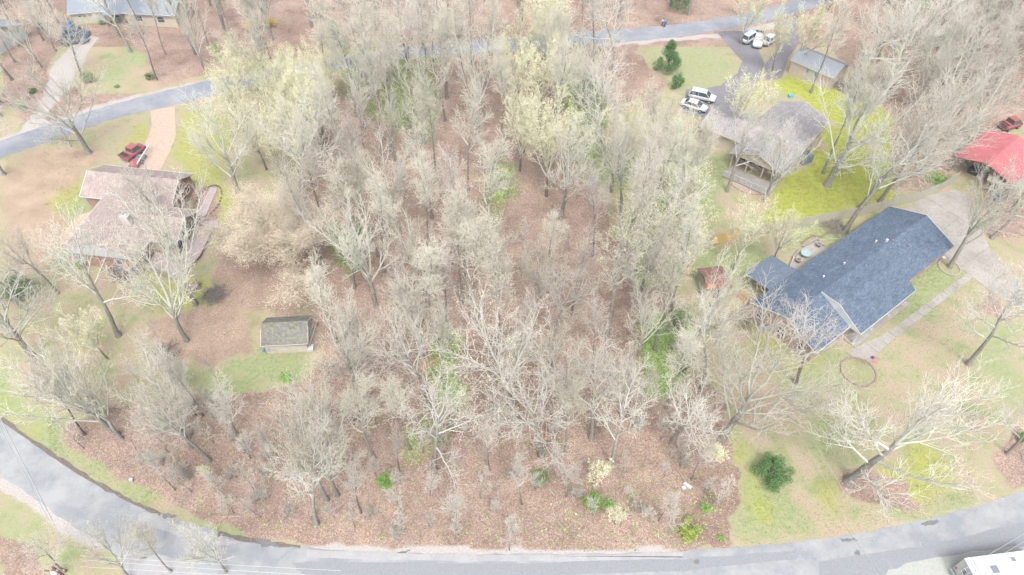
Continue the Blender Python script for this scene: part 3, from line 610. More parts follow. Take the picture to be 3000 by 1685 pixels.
# local x along the long side, y to the upper left; origin = south-west corner after offset
gable_wall(H3, 1.9, 17.6, -8.9, 0, 2.7, 4.5, brickmat('buff_brick', (.36, .3, .24), (.3, .24, .19), (.4, .36, .3), .22, .08)); gable_roof(H3, 0, 17.6, -8.9, 0, 2.7, 4.5, sh_grey)
gable_wall(H3, 3.4, 11.1, -.8, 7.0, 2.66, 4.0, cream, 'y'); gable_roof(H3, 3.4, 11.1, -3.2, 7.0, 2.66, 4.0, sh_grey, 'y', name='garage_roof')
for a, b_ in (((-.03, -8.9, 2.62), (-.03, -4.45, 4.42)), ((-.03, -4.45, 4.42), (-.03, 0, 2.62)), ((0, -8.93, 2.62), (17.6, -8.93, 2.62)), ((17.63, -8.9, 2.62), (17.63, -4.45, 4.42)), ((3.37, 0, 2.6), (3.37, 7, 2.6))): fascia(H3, a, b_, mat=cream)
gd = bx(H3, 'garage_door', (7.2, 6.62, 1.1), (4.8, .06, 2.1), white); 
mb = MB()
for k in range(3): mb.box((7.2, 6.67, .6 + k * .55), (4.8, .03, .03))
mb.build('panel_groove', steel, gd)
c = bx(H3, 'chimney', (4.7, -6.4, 4.2), (.75, .75, 1.5), nmat('buff_chimney', (.38, .33, .27), (.44, .4, .34), 8)); bx(c, 'chimney_cap', (4.7, -6.4, 5.05), (.45, .45, .25), steel)
for k in range(5): window(H3, (2.28, -7.9 + k * 1.55, 1.3), 1.0, 1.3, 'x-')
mb = MB(); mb.add([(.12, -8.6, 2.62), (.12, -.3, 2.62), (.12, -4.45, 4.3), (.18, -8.6, 2.62), (.18, -.3, 2.62), (.18, -4.45, 4.3)], [(2, 1, 0), (3, 4, 5), (0, 1, 4, 3), (1, 2, 5, 4), (2, 0, 3, 5)]); mb.build('gable_siding', cream, H3)
for k in range(4): bx(H3, 'porch_post', (.3, -8.3 + k * 2.55, 1.3), (.16, .16, 2.6), cream)
for x in (4, 9, 14): window(H3, (x, -8.5, 1.5), 1.1, 1.2, 'y-')
mb = MB(); mb.prism([(-2.6, -8.4), (0.3, -8.4), (.3, -.8), (-2.6, -.8)], .1, .3); pr = mb.build('porch', concrete, H3)
mb = MB()
for k in range(9): mb.box((-2.5, -8.3 + k * .93, .75), (.07, .07, 1.0))
mb.box((-2.5, -4.6, 1.25), (.08, 7.6, .07)); mb.build('railing', white, pr)
MB().tube([(6.0, -9.3, .1), (6.2, -9.0, 2.7), (5.0, -8.3, 3.2)], .06, 6).build('downspout', white, H3)
MB().tube([(7.6, -8.8, 2.9), (5.7, -9.2, 3.1)], .06, 6).build('mast', white, H3)

# ---- grey metal roofed outbuilding
v1, v2 = Vector((50.1, 116, 0)), Vector((56.0, 110.1, 0)); rz4 = math.atan2(v2.y - v1.y, v2.x - v1.x)
H4 = thing('outbuilding', 'tan garden outbuilding with a ribbed grey metal roof and turquoise trim', 'outbuilding', v1, rz4)
gable_wall(H4, 0, 8.4, 0, 6, 2.6, 3.9, lap_tan, inset=.2); rf = gable_roof(H4, -.1, 8.5, 0, 6, 2.6, 3.9, metal_roof, th=.05)
mb = MB()
for k in range(28):
    x = -.05 + k * .31; mb.slab([(x, 0, 2.64), (x + .05, 0, 2.64), (x + .05, 3, 3.95), (x, 3, 3.95)], .045); mb.slab([(x, 3, 3.95), (x + .05, 3, 3.95), (x + .05, 6, 2.64), (x, 6, 2.64)], .045)
mb.build('rib', metal_roof, rf); fascia(H4, (0, -.02, 2.52), (8.4, -.02, 2.52), mat=cream)
d = bx(H4, 'door', (4.4, .16, 1.05), (.9, .06, 2.0), lap_cream); bx(d, 'handle', (4.7, .11, 1), (.04, .04, .12), steel)
bx(H4, 'turquoise_shutter', (3.5, .15, 1.9), (.3, .05, .7), teal); bx(H4, 'turquoise_shutter', (5.1, .15, 1.9), (.3, .05, .8), teal)

# ---- small garden shed left of centre
H5 = thing('garden_shed', 'small cream shed with a mossy dark shingle roof and ladder alongside', 'shed', (-30.5, 52.5, 0), R(4))
gable_wall(H5, 0, 5.5, 0, 4.3, 2.0, 3.25, lap_cream, inset=.2)
mb = MB(); mb.slab([(-.05, -.1, 1.98), (5.6, -.1, 1.98), (5.6, 1.75, 3.05), (-.05, 1.75, 3.05)], .08); mb.slab([(-.05, 1.75, 3.05), (5.6, 1.75, 3.05), (5.6, 2.5, 3.25), (-.05, 2.5, 3.25)], .08); mb.slab([(-.05, 2.5, 3.25), (5.6, 2.5, 3.25), (5.6, 4.4, 1.98), (-.05, 4.4, 1.98)], .08); mb.build('roof', sh_dark, H5)
mb = MB()
for k in range(10): mb.box((2.75, .18, .22 + k * .19), (5.0, .03, .015))
mb.build('siding_lap', lap_cream, H5); fascia(H5, (0, -.12, 1.95), (5.55, -.12, 1.95), .1, .05, mat=cream)
for x in (-.08, 5.63): fascia(H5, (x, -.1, 1.95), (x, 1.75, 3.0), .1, .05, mat=cream); fascia(H5, (x, 2.5, 3.2), (x, 4.4, 1.95), .1, .05, mat=cream)
bx(H5, 'floor_skid', (2.75, .35, .05), (5.1, .15, .1), lumber)
# ---- red metal roofed carport
H6 = thing('carport', 'red metal roofed carport at the right edge beyond the driveway', 'carport', (67.9, 88.0, 0), math.atan2(.643, .765))
gable_roof(H6, 0, 10.6, -9, 0, 2.9, 4.3, metal_red, th=.05)
mb = MB()
for k in range(18):
    x = .1 + k * .6; mb.slab([(x, -9, 2.93), (x + .05, -9, 2.93), (x + .05, -4.5, 4.34), (x, -4.5, 4.34)], .04); mb.slab([(x, -4.5, 4.34), (x + .05, -4.5, 4.34), (x + .05, 0, 2.93), (x, 0, 2.93)], .04)
mb.build('rib', metal_red, H6)
for x in (.3, 5.3, 10.3):
    for y in (-8.7, -.3): bx(H6, 'post', (x, y, 1.4), (.16, .16, 2.8), lumber)
bx(H6, 'rear_wall', (10.4, -4.5, 1.4), (.08, 8.2, 2.7), metal_rust)
H6b = thing('open_shed', 'low grey plank roofed shed in front of the red carport', 'shed', (71.0, 83.2, 0), math.atan2(.643, .765) - R(75))
for k in range(9): mb = MB(); mb.slab([(.1 + k * .62, 0, 2.3), (.66 + k * .62, 0, 2.3), (.66 + k * .62, 3.4, 2.5 + .02 * (k % 2)), (.1 + k * .62, 3.4, 2.5 + .02 * (k % 2))], .06); mb.build('roof_plank', woodg, H6b)
for x, y in ((.3, .3), (5.4, .3), (.3, 3.1), (5.4, 3.1)): bx(H6b, 'post', (x, y, 1.12), (.14, .14, 2.2), lumber)
mb = MB().box((2.8, 3.1, 1.1), (5.2, .06, 1.6)); mb.build('side_boards', woodd, H6b)
# ---- rusty roofed shack in the middle right
H7 = thing('rusty_shed', 'small shed with rusty red metal roof beside stacked lumber under trees', 'shed', (a2(2063, 880)[0], a2(2063, 880)[1], 0), R(10))
bx(H7, 'wall', (1.6, 1.9, 1.0), (2.9, 3.4, 2.0), woodg)
mb = MB(); mb.slab([(-.1, -.1, 2.0), (3.4, -.1, 2.0), (3.2, 1.8, 2.7), (0.1, 1.8, 2.7)], .06); mb.slab([(.1, 1.8, 2.7), (3.2, 1.8, 2.7), (3.4, 3.9, 2.0), (-.1, 3.9, 2.0)], .06); mb.build('roof', metal_rust, H7)
mb = MB(); mb.slab([(.2, .15, 2.14), (1.1, .15, 2.14), (1.1, .65, 2.33), (.2, .65, 2.33)], .04); mb.build('orange_patch', orange, H7)
mb = MB(); mb.box((1.6, 3.55, 1), (2.9, .05, 1.9)); mb.build('rear_boards', woodd, H7)
bx(H7, 'door', (1.6, .17, .95), (.8, .05, 1.8), woodd)
# ---- far houses at the top left
def far_house(x0, y0, w, dpt, rz_, label, roofm, wallm, gar=True):
    h = thing('far_house', label, 'house', (x0, y0, 0), rz_)
    gable_wall(h, 0, w, 0, dpt, 2.7, 4.6, wallm); gable_roof(h, 0, w, 0, dpt, 2.7, 4.6, roofm); fascia(h, (0, -.03, 2.62), (w, -.03, 2.62))
    if gar:
        d = bx(h, 'garage_door', (3.4, .36, 1.1), (4.6, .07, 2.1), plain('ivory_door', (.42, .41, .34), .5))
        for k in range(4): bx(d, 'door_window', (1.9 + k * 1.0, .31, 1.9), (.55, .03, .2), glass)
        bx(d, 'door_strip', (3.4, .3, .25), (4.6, .02, .35), plain('yellow_strip', (.38, .36, .18), .6))
    return h
f0, f1 = at(200, 42, 2.7), at(440, 20, 2.7)
hA = far_house(f0.x - .3, f0.y, 17, 9, math.atan2(f1.y - f0.y, f1.x - f0.x), 'grey roofed house with ivory garage door beyond the upper road, far left', nmat('blue_grey_shingle', (.17, .2, .235), (.22, .25, .285), 5, .9), lap_cream)
gable_wall(hA, .6, 6.4, -1.2, 2, 2.68, 3.4, white, 'y', inset=.3) if False else None
window(hA, (8.2, .4, 1.5), 1.6, 1.2, 'y-'); window(hA, (13.6, .4, 1.5), 1.2, 1.2, 'y-')
dd = bx(hA, 'door', (10.8, .36, 1.05), (.9, .08, 2.0), white); bx(dd, 'handle', (11.1, .3, 1.0), (.05, .05, .1), chrome)
for x in (7.0, 9.6): bx(hA, 'porch_post', (x, -1.2, 1.2), (.15, .15, 2.4), steel)
mb = MB(); mb.slab([(6.6, -1.5, 2.5), (12, -1.5, 2.5), (12, .5, 2.95), (6.6, .5, 2.95)], .1); mb.build('porch_roof', MATS['blue_grey_shingle'], hA)
f0 = at(510, 5, 2.7); hA2 = far_house(f0.x - 9.0, f0.y - 4.5, 11, 7, R(-6), 'low cream wing with pale roof right of the ivory garage house', MATS['blue_grey_shingle'], cream, False); window(hA2, (3, .4, 1.5), 1.4, 1.2, 'y-'); window(hA2, (7.5, .4, 1.5), 1.4, 1.2, 'y-')
f0 = at(-60, 70, 2.7); hB = far_house(f0.x - 8, f0.y - 4.2, 14, 10, R(-22), 'pale grey roofed house cut off by the upper left corner', nmat('pale_grey_shingle', (.24, .27, .31), (.3, .33, .36), 5, .9), white, False)
window(hB, (12, .4, 1.4), 1.2, 1.2, 'y-')

# ------------------------------------------------------------------ fence, walls, beds
def fence(pts, label_kind):
    t = thing('picket_fence', 'long weathered wooden board fence with a new yellow section behind the blue roofed house', 'fence', (pts[0][0], pts[0][1], 0))
    ox_, oy_ = pts[0]; meshes = {}
    for i in range(len(pts) - 1):
        a, b_ = Vector(pts[i]), Vector(pts[i + 1]); L = (b_ - a).length; k = max(1, round(L / 2.4)); rz_ = math.atan2(b_.y - a.y, b_.x - a.x)
        for j in range(k):
            p = a + (b_ - a) * (j / k); new = (label_kind[i] == 'new'); w = L / k
            key = (new, round(w, 1)); 
            if key not in meshes:
                mb = MB(); nb = int(w / .145)
                for q in range(nb): mb.box((.07 + q * w / nb, random.uniform(-.006, .006), .95 + random.uniform(-.015, .015)), (w / nb - .012, .022, 1.85))
                mb.box((w / 2, .045, .45), (w, .05, .09)); mb.box((w / 2, .045, 1.5), (w, .05, .09))
                meshes[key] = mb.mesh('board_panel', woodn if new else woodg)
            o = bpy.data.objects.new('board_panel', meshes[key]); COL.objects.link(o); o.parent = t; o.location = (p.x - ox_, p.y - oy_, 0); o.rotation_euler = (random.uniform(-.02, .02), 0, rz_)
            if new: o['label'] = 'new yellow wood board panel'
            if 'post' not in meshes: meshes['post'] = MB().box((0, .1, .95), (.1, .1, 1.9), 0, .01).mesh('post', woodg)
            o = bpy.data.objects.new('post', meshes['post']); COL.objects.link(o); o.parent = t; o.location = (p.x - ox_, p.y - oy_, 0); o.rotation_euler = (0, 0, rz_)
F = P((2000,735),(2040,730),(2085,718),(2172,698),(2230,688),(2310,673),(2400,655),(2470,643),(2540,628),(2610,606),(2680,590),(2740,566),(2800,530))
fence(F, ['old', 'old', 'new', 'old', 'old', 'old', 'old', 'old', 'old', 'old', 'old', 'old'])
def stones(name, label, cat, c, rx, ry, n, size, mat, rot=0, arc=(0, 360), plant=False, fill=None):
    t = thing(name, label, cat, (c[0], c[1], 0)); meshes = []
    for k in range(4): meshes.append(MB().box((0, 0, .09), (size * random.uniform(.85, 1.1), .24, .18), 0, .03).mesh('stone', mat))
    for k in range(n):
        a = R(arc[0] + (arc[1] - arc[0]) * k / (n if arc[1] - arc[0] >= 360 else n - 1)); x, y = rx * math.cos(a), ry * math.sin(a)
        X, Y = x * math.cos(rot) - y * math.sin(rot), x * math.sin(rot) + y * math.cos(rot)
        tx, ty = -rx * math.sin(a), ry * math.cos(a); o = bpy.data.objects.new('stone', random.choice(meshes)); COL.objects.link(o); o.parent = t
        o.location = (X, Y, random.uniform(-.03, .01)); o.rotation_euler = (random.uniform(-.06, .06), 0, math.atan2(ty, tx) + rot + random.uniform(-.1, .1))
    if fill:
        mb = MB(); mb.prism([(rx * .95 * math.cos(2 * math.pi * k / 24) * math.cos(rot) - ry * .95 * math.sin(2 * math.pi * k / 24) * math.sin(rot), rx * .95 * math.cos(2 * math.pi * k / 24) * math.sin(rot) + ry * .95 * math.sin(2 * math.pi * k / 24) * math.cos(rot)) for k in range(24)], 0, .05); mb.build('soil', fill, t)
    return t
soilg = nmat('mossy_bed_soil', (.17, .19, .09), (.28, .26, .16), 4, .95, .4, .03)
c = a2(2515, 1090); l_, r_, t_, b2 = a2(2462, 1095), a2(2560, 1095), a2(2512, 1052), a2(2512, 1134)
stones('flower_bed', 'round flower bed edged with pink stones in front of the porch', 'flower bed', c, (r_[0] - l_[0]) / 2, (t_[1] - b2[1]) / 2, 44, .38, nmat('dusty_red_edging_stone', (.19, .12, .11), (.28, .2, .185), 6), fill=soilg)
c = a2(2781, 784); stones('tree_ring', 'stone ring around the tree beside the driveway', 'stone ring', c, 1.35, 1.5, 26, .32, paver, fill=soilg)
c = a2(355, 800); stones('flower_bed', 'brick edged curved bed with air conditioner below the white gable', 'flower bed', (c[0], c[1] + .6), 3.0, 2.3, 30, .3, brick_r if False else nmat('terracotta_edging', (.28, .17, .13), (.36, .25, .2), 6), rot=R(-5), arc=(180, 360))
patch('planting_soil', P((312,790),(330,825),(370,832),(410,810),(415,788),(360,775)), mud, .03, .05, 3)
c = a2(610, 590); stones('flower_bed', 'oval brown leaf bed beside the brown house path', 'flower bed', c, 1.8, 3.6, 30, .3, mud, rot=R(0))
c = a2(2195, 540); stones('flower_bed', 'tan mulch bed with curved edging below the cream house porch', 'flower bed', c, 3.0, 2.2, 26, .35, MATS['terracotta_edging'], rot=R(-30), fill=dirtd)
# low block wall, planters, table on the patio
t = thing('garden_wall', 'low grey block garden wall bent around the patio corner', 'garden wall', (a2(2354, 724)[0], a2(2354, 724)[1], 0)); o0 = Vector(a2(2354, 724))
bm1 = MB().box((0, 0, .2), (.42, .26, .4), 0, .02).mesh('block', paver)
for (pa, pb, k) in ((a2(2354, 724), a2(2392, 702), 10), (a2(2392, 702), a2(2412, 722), 7), (a2(2325, 755), a2(2342, 736), 6), (a2(2312, 790), a2(2325, 755), 7)):
    pa, pb = Vector(pa), Vector(pb)
    for j in range(k):
        p = pa + (pb - pa) * (j / k); o = bpy.data.objects.new('block', bm1); COL.objects.link(o); o.parent = t; o.location = (p.x - o0.x, p.y - o0.y, 0); o.rotation_euler = (0, 0, math.atan2(pb.y - pa.y, pb.x - pa.x) + random.uniform(-.05, .05))
t = thing('brick_edging', 'row of mossy bricks crossing the lawn behind the patio', 'brick edging', (a2(2347, 711)[0], a2(2347, 711)[1], 0)); o0 = Vector(a2(2347, 711)); bm2 = MB().box((0, 0, .05), (.16, .34, .1), 0, .01).mesh('brick', nmat('mossy_brick', (.14, .11, .05), (.22, .17, .08), 6))
for (pa, pb, k) in ((a2(2347, 713), a2(2379, 690), 15), (a2(2379, 690), a2(2405, 694), 9), (a2(2405, 694), a2(2455, 663), 24)):
    pa, pb = Vector(pa), Vector(pb)
    for j in range(k):
        p = pa + (pb - pa) * (j / k); o = bpy.data.objects.new('brick', bm2); COL.objects.link(o); o.parent = t; o.location = (p.x - o0.x, p.y - o0.y, 0); o.rotation_euler = (0, 0, math.atan2(pb.y - pa.y, pb.x - pa.x) + random.uniform(-.1, .1))
for (px, py, lab) in ((2397, 722, 'round stone planter at the far corner of the patio'), (2337, 768, 'round stone planter at the near corner of the patio')):
    t = thing('planter', lab, 'planter', at(px, py), 0, 'stone planters on the patio')
    MB().lathe([(.22, .06), (.3, .1), (.38, .5), (.42, .55), (.42, .62), (.33, .62), (.31, .5)], 14).build('pot', paver, t, True); MB().lathe([(.3, .48), (.31, .53)], 12).build('soil', mud, t)
t = thing('patio_table', 'round pale green glass table standing on the patio', 'table', at(2357, 752)); MB().lathe([(.66, .70), (.68, .72), (.66, .74)], 20).build('table_top', plain('pale_green_glass', (.26, .38, .37), .15), t)
for k in range(4): MB().tube([(.45 * math.cos(k * 1.57), .45 * math.sin(k * 1.57), 0.05), (.2 * math.cos(k * 1.57), .2 * math.sin(k * 1.57), .7)], .025, 5).build('leg', steel, t)

# ------------------------------------------------------------------ vehicles
def loft(secs, n=10, pw=4.0):
    """secs: (x, half_width, z0, z1) -> rounded box body"""
    mb = MB(); N = len(secs)
    for x, hw, z0, z1 in secs:
        cz, hz = (z0 + z1) / 2, (z1 - z0) / 2
        for j in range(n * 2):
            a = math.pi * (j + .5) / n; c_, s_ = math.cos(a), math.sin(a); mb.v.append((x, math.copysign(abs(c_) ** (2 / pw), c_) * hw, cz + math.copysign(abs(s_) ** (2 / pw), s_) * hz))
    m_ = n * 2
    for i in range(N - 1):
        for j in range(m_): mb.f.append((i * m_ + j, (i + 1) * m_ + j, (i + 1) * m_ + (j + 1) % m_, i * m_ + (j + 1) % m_))
    mb.f.append(tuple(range(m_))); mb.f.append(tuple((N - 1) * m_ + j for j in reversed(range(m_)))); mb.m = [0] * len(mb.f); return mb
def vehicle(name, label, cat, px, py, qx, qy, paint, kind='suv', group=None, L=4.7, label2=None):
    """stands from rear (px,py) towards (qx,qy)"""
    a, b_ = at(px, py), at(qx, qy); rz_ = math.atan2(b_.y - a.y, b_.x - a.x); c_ = (a + b_) / 2
    t = thing(name, label, cat, (c_.x, c_.y, .03), rz_, group); h = L / 2; w = .92
    if kind == 'pickup': secs = [(-h, .82, .5, 1.0), (-h + .1, w, .42, 1.08), (-.2, w, .36, 1.1), (.9, w, .36, 1.12), (h - .9, w, .36, 1.06), (h - .15, .86, .4, .98), (h, .72, .5, .85)]
    elif kind == 'sedan': secs = [(-h, .72, .5, .85), (-h + .15, .86, .4, .95), (-h + .8, w, .33, .98), (.6, w, .32, .98), (h - .8, .9, .34, .9), (h - .15, .8, .4, .78), (h, .62, .48, .7)]
    else: secs = [(-h, .75, .5, .98), (-h + .12, .88, .4, 1.05), (-h + .8, w, .35, 1.1), (.8, w, .34, 1.08), (h - .8, .91, .36, 1.0), (h - .15, .84, .42, .88), (h, .66, .5, .8)]
    body = loft(secs, 8, 5).build('body', paint, t, True)
    if kind == 'pickup': cab = [(-.55, .78, 1.78), (.75, 1.45)]; x0, x1, xt0, xt1, zt = -.6, 1.35, -.45, .75, 1.75
    elif kind == 'sedan': x0, x1, xt0, xt1, zt = -1.75, 1.25, -1.0, .45, 1.42
    else: x0, x1, xt0, xt1, zt = -h + .12, 1.35, -h + .45, .65, 1.68
    zb = 1.0 if kind != 'sedan' else .92
    mb = MB(); mb.add([(x0, -.84, zb), (x1, -.84, zb), (x1, .84, zb), (x0, .84, zb), (xt0, -.66, zt), (xt1, -.66, zt), (xt1, .66, zt), (xt0, .66, zt)], [(0, 1, 5, 4), (1, 2, 6, 5), (2, 3, 7, 6), (3, 0, 4, 7), (4, 5, 6, 7), (3, 2, 1, 0)])
    mb.build('window_glass', glass, t)
    mb = MB(); mb.box(((xt0 + xt1) / 2, 0, zt + .01), (xt1 - xt0 + .08, 1.36, .06), 0, .02); mb.build('roof', paint, t)
    mb = MB()
    for s in (-1, 1):
        for (xa, xb) in ((x0, xt0), (x1, xt1)): mb.tube([(xa, s * .85, zb), (xb, s * .67, zt)], .045, 4)
        if kind != 'pickup':
            xm = (xt0 + xt1) / 2; mb.tube([(xm, s * .855, zb), (xm, s * .675, zt)], .04, 4)
    mb.build('pillar', paint, t)
    for x in (-h + .85, h - .9):
        for s in (-1, 1):
            wv = MB().tube([(x, s * .74, .33), (x, s * .95, .33)], .33, 14).build('wheel', black, t); MB().tube([(x, s * .93, .33), (x, s * .965, .33)], .19, 10).build('rim', chrome, wv)
    for s in (-1, 1):
        bx(t, 'headlight', (h - .1, s * .62, .74), (.12, .3, .14), chrome); bx(t, 'tail_light', (-h + .06, s * .72, .85), (.1, .2, .25), redp); bx(t, 'mirror', (x1 - .25, s * .98, 1.05), (.12, .16, .12), paint)
    if kind == 'pickup':
        mb = MB(); mb.box((-h / 2 - .55, 0, 1.1), (h - 1.0, 1.5, .02)); mb.build('bed_floor', black, t)
        mb = MB(); mb.box((-h / 2 - .55, .82, 1.16), (h - .85, .1, .14)); mb.box((-h / 2 - .55, -.82, 1.16), (h - .85, .1, .14)); mb.box((-h + .06, 0, 1.16), (.08, 1.6, .14)); mb.build('bed_rail', paint, t)
    bx(t, 'bumper', (h - .02, 0, .48), (.14, 1.5, .16), steel, bev=.03); bx(t, 'bumper', (-h + .02, 0, .48), (.14, 1.5, .16), steel, bev=.03)
    return t
vehicle('parked_suv', 'white sport utility vehicle parked above the cream house garage', 'suv', 2018, 283, 2093, 300, whitecar)
vehicle('covered_car', 'white car nearest the cream house garage, left of its roof', 'car', 2000, 308, 2064, 328, whitecar, 'sedan')
vehicle('parked_van', 'white sport utility vehicle at the left of the group by the upper right drive', 'suv', 2180, 128, 2212, 108, whitecar)
vehicle('parked_pickup', 'white pickup truck facing down in the upper right drive group', 'pickup', 2222, 108, 2216, 142, whitecar, 'pickup', L=5.4)
vehicle('parked_car', 'white sedan at the right of the group by the upper right drive', 'car', 2240, 132, 2268, 116, whitecar, 'sedan')
vehicle('parked_suv', 'blue grey sport utility vehicle outside the ivory garage door, top left', 'suv', 208, 108, 248, 106, bluep, L=4.6)
vehicle('parked_pickup', 'dark blue pickup truck parked just below the blue grey vehicle', 'pickup', 205, 128, 240, 124, bluep, 'pickup')
vehicle('parked_car', 'silver blue car at the right end of the top left house', 'car', 478, 12, 496, 28, plain('silver_blue_paint', (.2, .24, .3), .3), 'sedan')
vehicle('vintage_pickup', 'old red pickup truck on the tan drive above the brown house', 'pickup', 378, 468, 412, 444, redp, 'pickup', L=4.0)
t = vehicle('farm_vehicle', 'small red utility vehicle beyond the red carport', 'vehicle', 2935, 380, 2975, 368, redp, 'pickup', L=3.8)
# white trailer with a long boom beside the old truck
a, b_ = at(392, 492), at(432, 440); t = thing('boom_trailer', 'long white steel boom on a small trailer beside the old red pickup', 'trailer', a, math.atan2(b_.y - a.y, b_.x - a.x)); L = (b_ - a).length
MB().tube([(0, -.9, .9), (L, -.9, 1.3)], .13, 6).build('boom', white, t); bx(t, 'frame', (1.2, -.2, .45), (3.2, 1.4, .14), steel); bx(t, 'tray', (.5, -.2, .6), (1.9, 1.4, .12), redp)
for s in (-1, .6):
    w_ = MB().tube([(1.2, s - .1, .3), (1.2, s + .1, .3)], .3, 12).build('wheel', black, t); MB().tube([(1.2, s - .12, .3), (1.2, s + .12, .3)], .14, 8).build('rim', chrome, w_)
# camper trailer, bottom right
p0, p1 = at(2827, 1635, 3.05), at(3000, 1613, 3.05); u = (p1 - p0).normalized(); rz_ = math.atan2(u.y, u.x); vv = Vector((u.y, -u.x, 0))
cc = p0 + u * 4.2 + vv * 1.25; t = thing('camper_trailer', 'white camper trailer parked on the gravel at the bottom right corner', 'trailer', (cc.x, cc.y, .04), rz_)
camp = plain('camper_white', (.46, .49, .5), .35); side = nmat('camper_side', (.34, .34, .33), (.4, .4, .39), 3, .5, .05)
MB().box((0, 0, 1.65), (8.4, 2.5, 2.5), 0, .06).build('body', side, t); MB().box((0, 0, 2.95), (8.5, 2.56, .14), 0, .04).build('roof', camp, t)
for x, y, s_ in ((-2.0, -.15, .7), (.3, .55, .38), (2.0, .1, .4), (2.4, -.7, .4)):
    hh = bx(t, 'roof_hatch', (x, y, 3.06), (s_ + .08, s_ + .08, .1), camp, bev=.02); bx(t, 'hatch_lid', (x, y, 3.12), (s_, s_, .05), plain('smoky_plastic', (.16, .17, .21), .3), bev=.02)
bx(t, 'roof_plate', (-.9, .55, 3.03), (.6, .65, .03), camp)
for x, y in ((-3.85, .95), (-3.85, .45), (-3.85, 0), (-3.85, -.45), (.75, .45), (1.3, .05)): MB().tube([(x, y, 3.0), (x, y, 3.09)], .045, 6).build('marker_light', steel, t)
bx(t, 'roof_seam', (-3.55, 0, 3.025), (.06, 2.5, .02), steel); bx(t, 'bumper', (-4.5, 0, .55), (.2, 2.3, .14), chrome)
for y in (-.3, .1): MB().tube([(-4.3, y, .7), (-4.3, y, 2.7), (-4.1, y, 3.1)], .025, 5).build('ladder_rail', chrome, t)
for k in range(6): MB().tube([(-4.3, -.3, .8 + k * .35), (-4.3, .1, .8 + k * .35)], .018, 4).build('rung', chrome, t)
for y in (-1.05, 1.05): bx(t, 'tail_light', (-4.22, y, 1.0), (.05, .16, .3), redp)
for z, m_ in ((1.2, redp), (1.05, steel)): bx(t, 'stripe', (0, -1.26, z), (8.0, .015, .07), m_); 
for x in (-.6, .4):
    for s in (-1, 1):
        w_ = MB().tube([(x, s * 1.0, .34), (x, s * 1.24, .34)], .34, 12).build('wheel', black, t); MB().tube([(x, s * 1.22, .34), (x, s * 1.26, .34)], .17, 8).build('rim', chrome, w_)
window(t, (-4.22, 0, 1.95), 1.1, .7, 'x-'); window(t, (1.8, 1.25, 1.9), 1.2, .7, 'y+')

